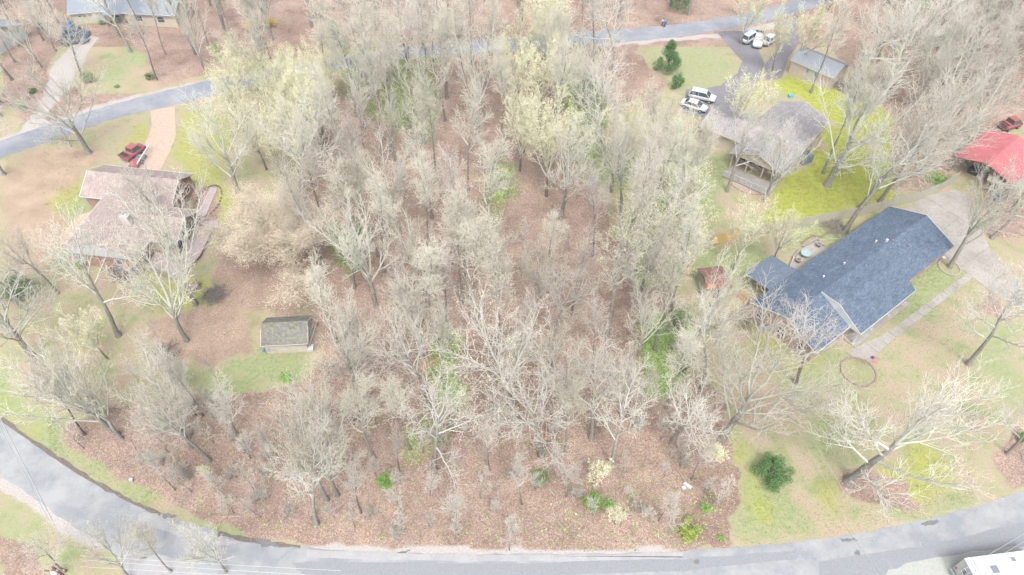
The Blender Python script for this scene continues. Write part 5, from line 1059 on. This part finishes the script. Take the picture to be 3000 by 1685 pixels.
# trees one can single out in the photograph (base pixel, height)
NAMED = [
 ('wide', 2486, 1413, 17, 'massive pale oak leaning over the front right lawn near the road'),
 ('wide', 2114, 1284, 16, 'large spreading pale tree between the wood and the right lawn'),
 ('oak', 2835, 1068, 14, 'big bare tree with a thick broken limb at the right edge lawn'),
 ('fan', 2781, 784, 15, 'tall trunk rising from the stone ring beside the driveway'),
 ('oak', 2905, 699, 12, 'short dark trunked tree just right of the driveway edge'),
 ('oak', 2474, 679, 16, 'thick grey trunk behind the blue roof, left of its back corner'),
 ('wide', 2424, 543, 17, 'thickest of three trunks together on the bright moss lawn'),
 ('slim', 2412, 508, 16, 'left thinner one of three trunks together on the moss lawn'),
 ('slim', 2457, 502, 16, 'right darker one of three trunks together on the moss lawn'),
 ('oak', 2520, 612, 17, 'leaning pale tree rising beside the fence behind the blue roof'),
 ('oak', 2577, 592, 14, 'bare tree at the fence directly behind the blue roof back corner'),
 ('slim', 2374, 272, 14, 'pale trunk standing right in front of the tan outbuilding'),
 ('oak', 2474, 272, 15, 'spreading tree at the right end of the tan outbuilding'),
 ('oak', 2054, 1140, 12, 'grey trunk at the wood edge below the rusty roofed shed'),
 ('fan', 2018, 1048, 15, 'thick pale tree below the rusty roofed shed'),
 ('fan', 1993, 610, 15, 'left of two crossing trunks on the lawn above the fence end'),
 ('slim', 2003, 632, 13, 'right leaning one of two crossing trunks above the fence end'),
 ('bud', 2150, 790, 11, 'yellow budded tree between the fence and the rusty roofed shed'),
 ('bud', 2262, 770, 10, 'yellow budded tree left of the patio behind the blue roof'),
 ('oakpink', 2330, 1120, 11, 'small pink twigged tree in front of the blue roof gable'),
 ('oak', 1510, 1247, 17, 'tall forked pale tree at the centre of the front wood'),
 ('oak', 1788, 1371, 12, 'crooked bare tree with low arching limbs in the front right wood'),
 ('oak', 1732, 1284, 12, 'pale green crowned crooked tree right of the centre wood'),
 ('oak', 1585, 1334, 14, 'tree with an orange broken snag in the lower middle wood'),
 ('slim', 1776, 995, 17, 'tall straight trunk in the wood left of the green undergrowth strip'),
 ('oak', 1225, 958, 11, 'white twigged rounded tree left of centre in the open leaf litter'),
 ('slim', 1401, 948, 15, 'trunk with a mossy foot standing alone in open leaf litter'),
 ('slim', 1353, 890, 14, 'thin trunk left of a close pair in the middle of the wood'),
 ('slim', 1370, 880, 14, 'thin trunk right of a close pair in the middle of the wood'),
 ('slim', 1465, 1027, 14, 'straight greenish trunk left of the tall forked centre tree'),
 ('slim', 1281, 1002, 14, 'straight trunk just right of the white twigged rounded tree'),
 ('fan', 1102, 898, 15, 'forked grey tree on the left side of the open leaf litter'),
 ('slim', 1108, 752, 14, 'dark slim trunk with mossy base above the forked grey tree'),
 ('slim', 1057, 742, 14, 'slim trunk just right of the tan leaved tree crown'),
 ('fan', 1045, 1140, 14, 'big fan crowned tree between the garden shed and the open leaf litter'),
 ('oak', 1256, 1180, 13, 'pale bushy crown low in the centre left wood'),
 ('oak', 1272, 1378, 13, 'grey tree with a thick foot in the front centre left wood'),
 ('oak', 928, 1536, 12, 'thick grey leaning trunk nearest the road in the front left wood'),
 ('fan', 957, 1466, 14, 'left of two close pale trunks behind the road bank'),
 ('fan', 990, 1452, 12, 'right of two close pale trunks behind the road bank'),
 ('oak', 614, 1352, 11, 'thin white barked tree bending left above the leaf bank'),
 ('fan', 357, 1286, 13, 'right of a leaning pair of pale trunks at the lower left'),
 ('fan', 344, 1274, 14, 'left of a leaning pair of pale trunks at the lower left'),
 ('fan', 574, 893, 16, 'tall stout trunk right of the bed below the brown house'),
 ('fan', 547, 999, 15, 'forked pale trunk in the middle of the brown left yard'),
 ('oak', 348, 983, 15, 'dark trunked tree left of the brown left yard'),
 ('bud', 317, 1054, 9, 'small yellow flowering tree in the left yard'),
 ('wide', 96, 1046, 14, 'dark trunk at the left edge below the brown house'),
 ('wide', 261, 450, 14, 'large forked tree on the verge between upper road and brown house'),
 ('wide', 697, 562, 13, 'broad fan shaped tree left of the tan leaved crown'),
 ('oak', 382, 153, 13, 'dark leaning trunk on the grass below the top left house'),
 ('oak', 243, 228, 10, 'short dark trunk beside the pale gravel drive, top left'),
 ('slim', 697, 166, 13, 'dark trunk beside the yellow shrub above the upper road'),
 ('slim', 610, 135, 13, 'slim dark trunk left of the yellow shrub'),
 ('slim', 572, 160, 13, 'trunk between the top left lawn and the yellow shrub'),
 ('fan', 792, 263, 14, 'dark footed tree at the lower edge of the upper road'),
 ('oak', 12, 512, 11, 'dark trunk at the far left edge below the upper road'),
 ('oak', 6, 306, 11, 'dark trunk at the far left edge above the upper road'),
 ('slim', 350, 106, 13, 'mossy footed trunk by the porch of the top left house'),
 ('slim', 1384, 190, 15, 'dark trunk at the lower edge of the upper road, centre'),
 ('slim', 1239, 140, 14, 'dark trunk at the upper edge of the upper road, left of centre'),
 ('slim', 1202, 376, 15, 'dark trunk in the upper left part of the wood'),
 ('oak', 170, 860, 10, 'bare tree beside the lower left corner of the brown house'),
 ('oak', 60, 900, 11, 'bare tree over the green bush at the left edge'),
 ('fan', 250, 1190, 10, 'pale feathery tree at the left above the leaf bank'),
 ('oak', 480, 1180, 8, 'low grey tree between the brush pile and the leaf bank'),
 ('oak', 2950, 1330, 9, 'bare tree at the right edge above the bottom road'),
 ('oak', 2960, 620, 13, 'bare tree between driveway and plank roofed shed'),
 ('wide', 2690, 500, 15, 'wide pale tree between the moss lawn and the red carport'),
 ('wide', 2720, 380, 15, 'wide pale tree above left of the red carport'),
 ('oak', 470, 640, 9, 'bare tree rising behind the brown roof'),
 ('bud', 2150, 400, 12, 'yellow budded tree in front of the cream house garage'),
 ('oak', 2130, 560, 12, 'bare tree beside the mulch bed below the cream house'),
 ('fan', 2240, 590, 12, 'small pale tree below the cream house porch'),
 ('bud', 2260, 215, 12, 'yellow budded tree below the group of white vehicles'),
 ('bud', 2170, 130, 11, 'yellow budded tree at the left of the white vehicle group'),
 ('bud', 2330, 200, 12, 'yellow budded tree left of the tan outbuilding'),
]
HAND = []
LEAN = {2486: .11, 2114: .09, 2520: .14, 2905: .12, 2018: .1}
for key, px, py, h, lab in NAMED:
    tp(key, px, py, h, lab, name={'bud': 'budding_tree'}.get(key, 'bare_tree'), **(dict(lean=(0, LEAN[px]), rz_=0) if px in LEAN else {})); HAND.append(a2(px, py))
v = at(820, 650, 8.0); tree('beech', v.x, v.y, 14, 'broad tan leaved tree with a dense rounded crown right of the brown house', name='tan_leaved_tree'); HAND.append((v.x, v.y))
# below the frame: crowns reach into the picture at the lower left
for (px, py, z, key, h, lab) in ((300, 1600, 7, 'fan', 8.5, 'pale branching tree overlapping the road at the bottom left'), (110, 1590, 6, 'oak', 7, 'cream tipped tree top in the bottom left corner'), (600, 1580, 7, 'fan', 8, 'pale tree top over the road, right of the junction'), (440, 1590, 6, 'slim', 7, 'small pale tree top over the drive apron')):
    v = at(px, py, z); tree(key, v.x, v.y - .5, h, lab)
HOUSES = [P((175,790),(640,790),(640,480),(230,480)), P((1990,470),(2300,600),(2430,350),(2250,270),(2060,270),(1990,300)), P((2190,900),(2400,1110),(2640,960),(2860,740),(2620,600),(2300,740)), P((2300,230),(2440,280),(2500,190),(2350,120)), P((640,1270),(960,1270),(960,900),(720,900)), P((2780,560),(2990,560),(3100,380),(2880,380)), P((1990,350),(1990,250),(2100,250),(2140,330)), P((2140,160),(2290,150),(2290,80),(2140,80)), P((0,470),(0,400),(440,270),(800,190),(1190,130),(1900,70),(2300,5),(2300,60),(1900,125),(1190,175),(800,250),(430,330)), P((2040,910),(2160,910),(2140,820),(2040,820)), P((2150,920),(2230,900),(2220,840),(2170,840)), P((1830,70),(2080,70),(2090,330),(2060,440),(1870,440))]
def ok(x, y, dmin, pts):
    if any(inside(np.array([x]), np.array([y]), p)[0] for p in HOUSES): return False
    return all((x - a) ** 2 + (y - b_) ** 2 > dmin * dmin for a, b_ in pts)
def fill(zone, poly, dmin, keyf, hf, limit, ymax=400):
    xs = [p[0] for p in poly]; ys = [p[1] for p in poly]; out = []; tries = 0
    while len(out) < limit and tries < 9000:
        tries += 1; x, y = random.uniform(min(xs), max(xs)), random.uniform(min(ys), max(ys))
        if y > ymax or not inside(np.array([x]), np.array([y]), poly)[0] or abs(x) > y * .72 + 20: continue
        dm = dmin(x, y) if callable(dmin) else dmin
        if not ok(x, y, dm, out) or not ok(x, y, dm * .72, HAND): continue
        if zone == 'A' and y < 38: continue
        out.append((x, y)); key = keyf(x, y); tree(key, x, y, hf(x, y), zone=zone, name={'bud': 'budding_tree', 'sap': 'sapling', 'budsap': 'sapling', 'brush': 'brushwood'}.get(key, 'bare_tree'))
    return out
yel = [a2(1560, 380), a2(1640, 560), a2(1800, 560), a2(1330, 120), a2(860, 300), a2(780, 420), a2(930, 200), a2(1480, 200), a2(1600, 220), a2(830, 500)]
def kA(x, y):
    if min((x - a) ** 2 + (y - b_) ** 2 for a, b_ in yel) < 60 or False: return 'bud' if random.random() < .5 else random.choice(['slim', 'fan'])
    if y < 60: return random.choice(['oak', 'slim', 'slim', 'slimpink', 'fan', 'fan'])
    return random.choices(['slim', 'slimpink', 'fan', 'oak'], [5, 2, 3, .6])[0]
wood = fill('A', WOOD, lambda x, y: 4.1 if y > 86 else (4.4 if y > 58 else 3.6), kA, lambda x, y: random.uniform(12, 16) if y > 66 else random.uniform(9, 12.5), 88)
extra = P((640,300),(800,260),(1000,240),(950,420),(860,560),(700,500)); fill('Y', extra, 3.8, lambda x, y: 'bud', lambda x, y: random.uniform(9, 12.5), 16)
fill('B', WOOD_B, 4.2, lambda x, y: random.choices(['slim', 'fan', 'bud', 'slimpink'], [4, 4, 1, 2])[0], lambda x, y: random.uniform(12, 16), 46, 170)
fill('C', WOOD_C, 4.4, lambda x, y: random.choices(['fan', 'oakpink', 'wide', 'slimpink'], [3, 3, 2, 2])[0], lambda x, y: random.uniform(12, 16), 40, 150)
TLZ = P((0,20),(180,40),(190,200),(60,260),(0,380)); fill('D', TLZ, 5, lambda x, y: random.choice(['slim', 'fan', 'oakpink']), lambda x, y: random.uniform(9, 13), 12)
TLY = P((400,60),(700,50),(780,180),(450,250)); fill('E', TLY, 6, lambda x, y: random.choice(['slimpink', 'fan', 'slim']), lambda x, y: random.uniform(10, 14), 7)
MIDR = P((1750,400),(1900,470),(1980,600),(1960,1060),(1880,1060),(1800,700)); fill('F', MIDR, 4.0, lambda x, y: random.choice(['slim', 'fan', 'oak', 'bud']), lambda x, y: random.uniform(11, 14.5), 18)
BACKR = P((2560,640),(2900,500),(2980,420),(2980,700),(2900,640)); 
FRONT = P((300,1280),(500,1440),(640,1510),(900,1570),(1500,1590),(2050,1590),(2110,1440),(2080,1200),(1700,1240),(1300,1230),(900,1200),(500,1200)); fill('S', FRONT, 2.4, lambda x, y: random.choices(['sap', 'sap', 'budsap'], [5, 3, .6])[0], lambda x, y: random.uniform(3.2, 6.0), 60)
fill('S', FRONT, 4.6, lambda x, y: 'slimpink', lambda x, y: random.uniform(5.5, 8.5), 16)
fill('U', WOOD, 4.2, lambda x, y: 'sap', lambda x, y: random.uniform(4.5, 7), 26, 90)
fill('L', P((400,1110),(640,1100),(660,1200),(420,1190)), 2.8, lambda x, y: 'sap', lambda x, y: random.uniform(3, 5), 10)
fill('K', P((250,1200),(620,1180),(1000,1500),(1000,1560),(700,1480),(450,1400)), 3.2, lambda x, y: 'brush', lambda x, y: random.uniform(1.4, 2.4), 12); fill('K', FRONT, 3.4, lambda x, y: 'brush', lambda x, y: random.uniform(1.2, 2.2), 16)
print('trees', len(TREES))
# labels for the trees of the wood: rows counted from the street, places from the left
ORD = ['first', 'second', 'third', 'fourth', 'fifth', 'sixth', 'seventh', 'eighth', 'ninth', 'tenth', 'eleventh', 'twelfth', 'thirteenth', 'fourteenth', 'fifteenth', 'sixteenth', 'seventeenth', 'eighteenth', 'nineteenth', 'twentieth']
LOOK = {'slim': 'slender pale tree', 'slimpink': 'slender pinkish grey tree', 'fan': 'fan crowned pale tree', 'oak': 'crooked white limbed tree', 'oakpink': 'crooked pinkish grey tree', 'wide': 'wide crowned pale tree', 'bud': 'yellow budded tree', 'sap': 'thin bare sapling', 'budsap': 'thin yellow budded sapling', 'brush': 'low grey twiggy bush'}
ZN = {'A': ('main wood', 'trees of the main wood'), 'B': ('beyond the upper road', 'trees beyond the upper road'), 'C': ('upper right wood', 'trees of the upper right wood'), 'D': ('the top left yard', 'trees of the top left yards'), 'E': ('the strip above the upper road at left', 'trees of the top left yards'),
      'F': ('beside the cream house', 'trees between the wood and the cream house'), 'S': ('front bank', 'saplings on the road bank'), 'U': ('main wood', 'saplings under the main wood'), 'L': ('the patch below the garden shed', 'saplings below the garden shed'), 'K': ('leaf bank', 'bushes on the leaf bank'), 'Y': ('left of the wood', 'yellow budded trees left of the wood')}
for z in ZN:
    T_ = sorted([t for t in TREES if t['zone'] == z], key=lambda t: t['y'])
    if not T_: continue
    per = 9 if len(T_) > 24 else (6 if len(T_) > 9 else 40); rows = [T_[i:i + per] for i in range(0, len(T_), per)]
    for i, row in enumerate(rows):
        for j, t in enumerate(sorted(row, key=lambda t: t['x'] / t['y'])):
            pl = f"{ORD[j]} from left" if j else 'leftmost'
            t['o']['label'] = f"{LOOK[t['key']]}, {pl} in {ZN[z][0]}" if len(rows) == 1 else f"{LOOK[t['key']]}, {pl}, {ORD[i]} row from street, {ZN[z][0]}"
            t['o']['group'] = ZN[z][1]
mb = MB(); rr = random.Random(5); k = 0
while k < 520:
    y = rr.uniform(30, 110); x = rr.uniform(-60, 60)
    if sample(mL, x, y) < .5: continue
    k += 1; a_ = rr.random() * 6.28; L = rr.uniform(.8, 3.4); z = .06; q_ = Vector((x, y, z)); pts = [q_]
    for j in range(3): a_ += rr.gauss(0, .3); pts.append(pts[-1] + Vector((math.cos(a_) * L / 3, math.sin(a_) * L / 3, rr.uniform(-.01, .05))))
    mb.tube(pts, [.05 * L / 2.2, .04 * L / 2.2, .025, .012], 4)
    if L > 1.6: b_ = a_ + rr.choice((-1, 1)) * .8; mb.tube([pts[1], pts[1] + Vector((math.cos(b_) * L * .3, math.sin(b_) * L * .3, .12))], [.03, .012], 4)
o = mb.build('fallen_branches', nmat('fallen_branch_bark', (.15, .12, .10), (.4, .36, .32), 1.2, .9)); o['kind'] = 'stuff'; tag(o, 'fallen sticks and branches strewn over the leaf litter', 'branches')
# ---- evergreens and shrubs
def bush(label, px, py, r, h, mat, n=2600, leaf=.09, name='shrub', cat='shrub', trunk_=True, tall=False, seed=1):
    rng = np.random.default_rng(seed + int(px)); t = thing(name, label, cat, at(px, py)); K = 34 if not tall else 34
    cs = rng.normal(0, 1, (K, 3)); cs /= np.linalg.norm(cs, axis=1)[:, None]; cs *= rng.uniform(.35, 1.0, (K, 1)); 
    if tall: zz = rng.uniform(.12, 1, K); cs = np.stack([np.cos(np.arange(K) * 2.4) * (1.05 - zz) * .85, np.sin(np.arange(K) * 2.4) * (1.05 - zz) * .85, zz * 2 - 1], 1)
    pts = []
    for k in range(K):
        m_ = n // K; d = rng.normal(0, 1, (m_, 3)); d /= np.linalg.norm(d, axis=1)[:, None]; d *= (rng.random((m_, 1)) ** .4) * rng.uniform(.2, .38)
        pts.append(cs[k] + d)
    P_ = np.concatenate(pts); P_[:, 0] *= r; P_[:, 1] *= r; P_[:, 2] = (P_[:, 2] * .5 + .52) * h; P_[:, 2] = np.maximum(P_[:, 2], .05)
    me_ = leaves_mesh('foliage', P_, leaf, mat, 1, .02, rng); o = bpy.data.objects.new('foliage', me_); COL.objects.link(o); o.parent = t
    mb = MB(); mb.tube([(0, 0, -.05), (.03, 0, h * .45), (0, .02, h * .8)], [.09 * max(1, r * .6), .06, .02], 6)
    for k in range(0, K, 2): c_ = cs[k]; mb.tube([(0, 0, h * .2), (c_[0] * r * .8, c_[1] * r * .8, (c_[2] * .5 + .5) * h)], [.035, .012], 4)
    mb.build('stem', trunk_d, t); return t
bush('dark green cedar tree standing on the green lawn below the upper road', 1955, 210, 2.6, 5.6, ever, 9000, .10, 'cedar_tree', 'tree', tall=True)
bush('round evergreen shrub on the right lawn near the bottom road', 2252, 1400, 2.0, 2.8, ever, 9000, .08, 'evergreen_shrub'); bush('bright green shrub at the foot of the front left wood', 1130, 1420, 1.0, 1.5, bright, 2200, .07)
bush('green shrub at the foot of the lower middle wood', 1582, 1408, 1.0, 1.7, moss_l, 2000, .07); bush('bright green shrub left of two, near the road at lower right', 1738, 1478, 1.2, 1.1, bright, 2400, .07); bush('small green shrub right of two, near the road at lower right', 1785, 1482, .5, 1.0, bright, 900, .07)
bush('yellow green shrub closest to the road at lower right', 2015, 1560, 1.3, 1.4, leafmat('lime_leaves', (.22, .3, .05), (.33, .4, .1)), 2600, .07); bush('small green plant at the wood corner near the road', 2112, 1580, .4, .4, bright, 500, .06); bush('green shrub right of centre near the lower wood edge', 2065, 1492, .7, .7, bright, 900, .06)
for i, (px, py, r_, h_, m_, lab) in enumerate(((985, 130, 2.2, 4.5, ever, 'dark green evergreen beside the upper road, left of centre'), (1060, 210, 2.4, 5, ever, 'evergreen at the upper left wood edge near the road'), (1110, 250, 2.0, 4.5, moss_l, 'pale green evergreen in the upper left wood'), (1720, 300, 2.2, 6, ever, 'tall dark evergreen in the upper right part of the wood'), (1700, 420, 1.8, 4, moss_l, 'pale evergreen in the wood near the cream house lawn'), (1270, 300, 1.6, 4, moss_l, 'pale green evergreen in the upper middle wood'), (1985, 30, 2.6, 5, ever, 'dark evergreen at the top edge above the two walkers'),
      (1975, 660, 1.9, 5.5, ever, 'dark evergreen left of the wooden pole by the fence'), (1930, 720, 1.6, 4, ever, 'smaller evergreen left of the pole evergreen'), (1980, 260, 1.2, 3.2, ever, 'small evergreen just below the cedar tree'), (1040, 700, 1.4, 3.5, moss_l, 'green holly beside the forked grey tree'), (1975, 960, 1.6, 2.4, moss_l, 'long green shrub strip right of the wood, upper end'), (1985, 1020, 1.4, 1.8, moss_l, 'green shrub below the long green strip'), (1990, 1080, 1.0, 1.4, ever, 'small dark green shrub at the end of the green strip'),
      (60, 870, 2.4, 3.0, ever, 'green bush at the left edge below the brown house'), (235, 788, .9, 1.0, bright, 'small green shrub at the left corner of the white gable wall'), (300, 70, .7, .9, bright, 'round green shrub right of the ivory garage door'), (330, 72, .5, .7, ever, 'second small shrub along the top left house front'), (358, 64, .6, .8, bright, 'third small shrub along the top left house front'), (385, 60, .7, 1.0, bright, 'rightmost round shrub along the top left house front'),
      (100, 272, .7, .9, ever, 'small dark shrub above the upper road near the gravel drive'), (72, 320, .7, .9, ever, 'small dark shrub beside the pale rock at the upper left'), (260, 240, 1.2, 1.6, moss_l, 'pale green shrub by the short dark trunk'), (440, 230, .9, 1.1, moss_l, 'pale green shrub above the upper road left of centre'), (345, 256, .4, .5, bright, 'tiny green plant above the upper road'), (630, 155, 1.0, 1.6, bright, 'light green shrub left of the golden bushes'), (645, 178, .8, 1.2, moss_l, 'darker shrub just below the light green shrub'), (2690, 22, 1.6, 2.5, bright, 'bright green shrub near the top right'),
      (2990, 1290, .6, 1.2, bright, 'small green shrub at the right edge'), (2700, 690, .01, .01, ever, ''), (2740, 530, 1.8, .8, bright, 'green ground shrub left of the red carport'), (845, 1110, 1.0, .6, bright, 'green clump below the garden shed'), (1300, 980, 1.2, 1.0, moss_l, 'pale green low bush in the open leaf litter'), (1322, 1150, .7, .9, bright, 'small green bush in the lower centre left wood'), (1460, 545, 1.2, 3, moss_l, 'pale evergreen under the tall trees at the upper centre'))):
    if lab: bush(lab, px, py, r_, h_, m_, int(900 + 900 * r_ * min(h_, 3) / 2), .08 + .012 * r_, 'evergreen_shrub' if m_ == ever else 'shrub', 'shrub', tall=h_ > 3.3)
bush('golden flowering bush left of two above the upper road', 735, 85, 1.6, 1.8, forsy, 2600, .08, 'flowering_bush'); bush('golden flowering bush right of two above the upper road', 790, 78, 1.6, 1.6, forsy, 2000, .08, 'flowering_bush')
# pale yellow-green young growth
# brush piles
def brushpile(label, px, py, r, h, n, m_):
    t = thing('brush_pile', label, 'brush pile', at(px, py)); mb = MB(); rr = random.Random(int(px))
    for k in range(n):
        a_ = rr.random() * 6.28; q_ = rr.random() ** .5 * r; x, y = q_ * math.cos(a_), q_ * math.sin(a_); z = h * (1 - q_ / r * .8) * rr.random(); b_ = rr.random() * 6.28; L = rr.uniform(.6, 1.6)
        mb.tube([(x, y, z), (x + L * .5 * math.cos(b_), y + L * .5 * math.sin(b_), z + rr.uniform(-.1, .3)), (x + L * math.cos(b_ + .3), y + L * math.sin(b_ + .3), max(.03, z + rr.uniform(-.3, .3)))], [.03, .02, .01], 4)
    o = mb.build('sticks', m_, t); o['kind'] = 'stuff'
brushpile('round pile of cut dark brushwood right of the brown house trunk', 628, 868, 1.5, 1.2, 260, nmat('grey_twigs', (.11, .10, .09), (.24, .22, .2), 8)); brushpile('small dark stick pile in the brown left yard', 492, 1032, 1.5, .5, 120, nmat('dark_twigs', (.09, .08, .07), (.22, .2, .18), 8)); brushpile('brush heap of leafless twigs left of the lumber stack', 2180, 940, 1.6, .5, 150, nmat('brown_twigs', (.12, .09, .06), (.22, .17, .12), 8)); brushpile('dark brush heap behind the blue roof by the thick trunk', 2440, 668, 1.6, 1.0, 200, MATS['grey_twigs']); brushpile('dark twig heap at the right end of the tan outbuilding', 2462, 255, 1.4, 1.4, 160, MATS['brown_twigs'])

# thin haze volume, added over everything to lift and wash out dark tones
hz = MB().box((0, 90, 39), (700, 560, 80)).build('haze', None); hz['kind'] = 'stuff'; hz['label'] = 'thin pale haze added over the whole place to lift dark tones'; hz['category'] = 'haze'
hm = bpy.data.materials.new('tone_lift_haze'); hm.use_nodes = True; n_ = hm.node_tree.nodes; n_.clear(); o_ = n_.new('ShaderNodeOutputMaterial'); v_ = n_.new('ShaderNodeVolumePrincipled')
v_.inputs['Color'].default_value = (.93, .96, 1, 1); v_.inputs['Density'].default_value = .0004; v_.inputs['Anisotropy'].default_value = .2; hm.node_tree.links.new(v_.outputs[0], o_.inputs['Volume'])
hz.data.materials.clear(); hz.data.materials.append(hm)
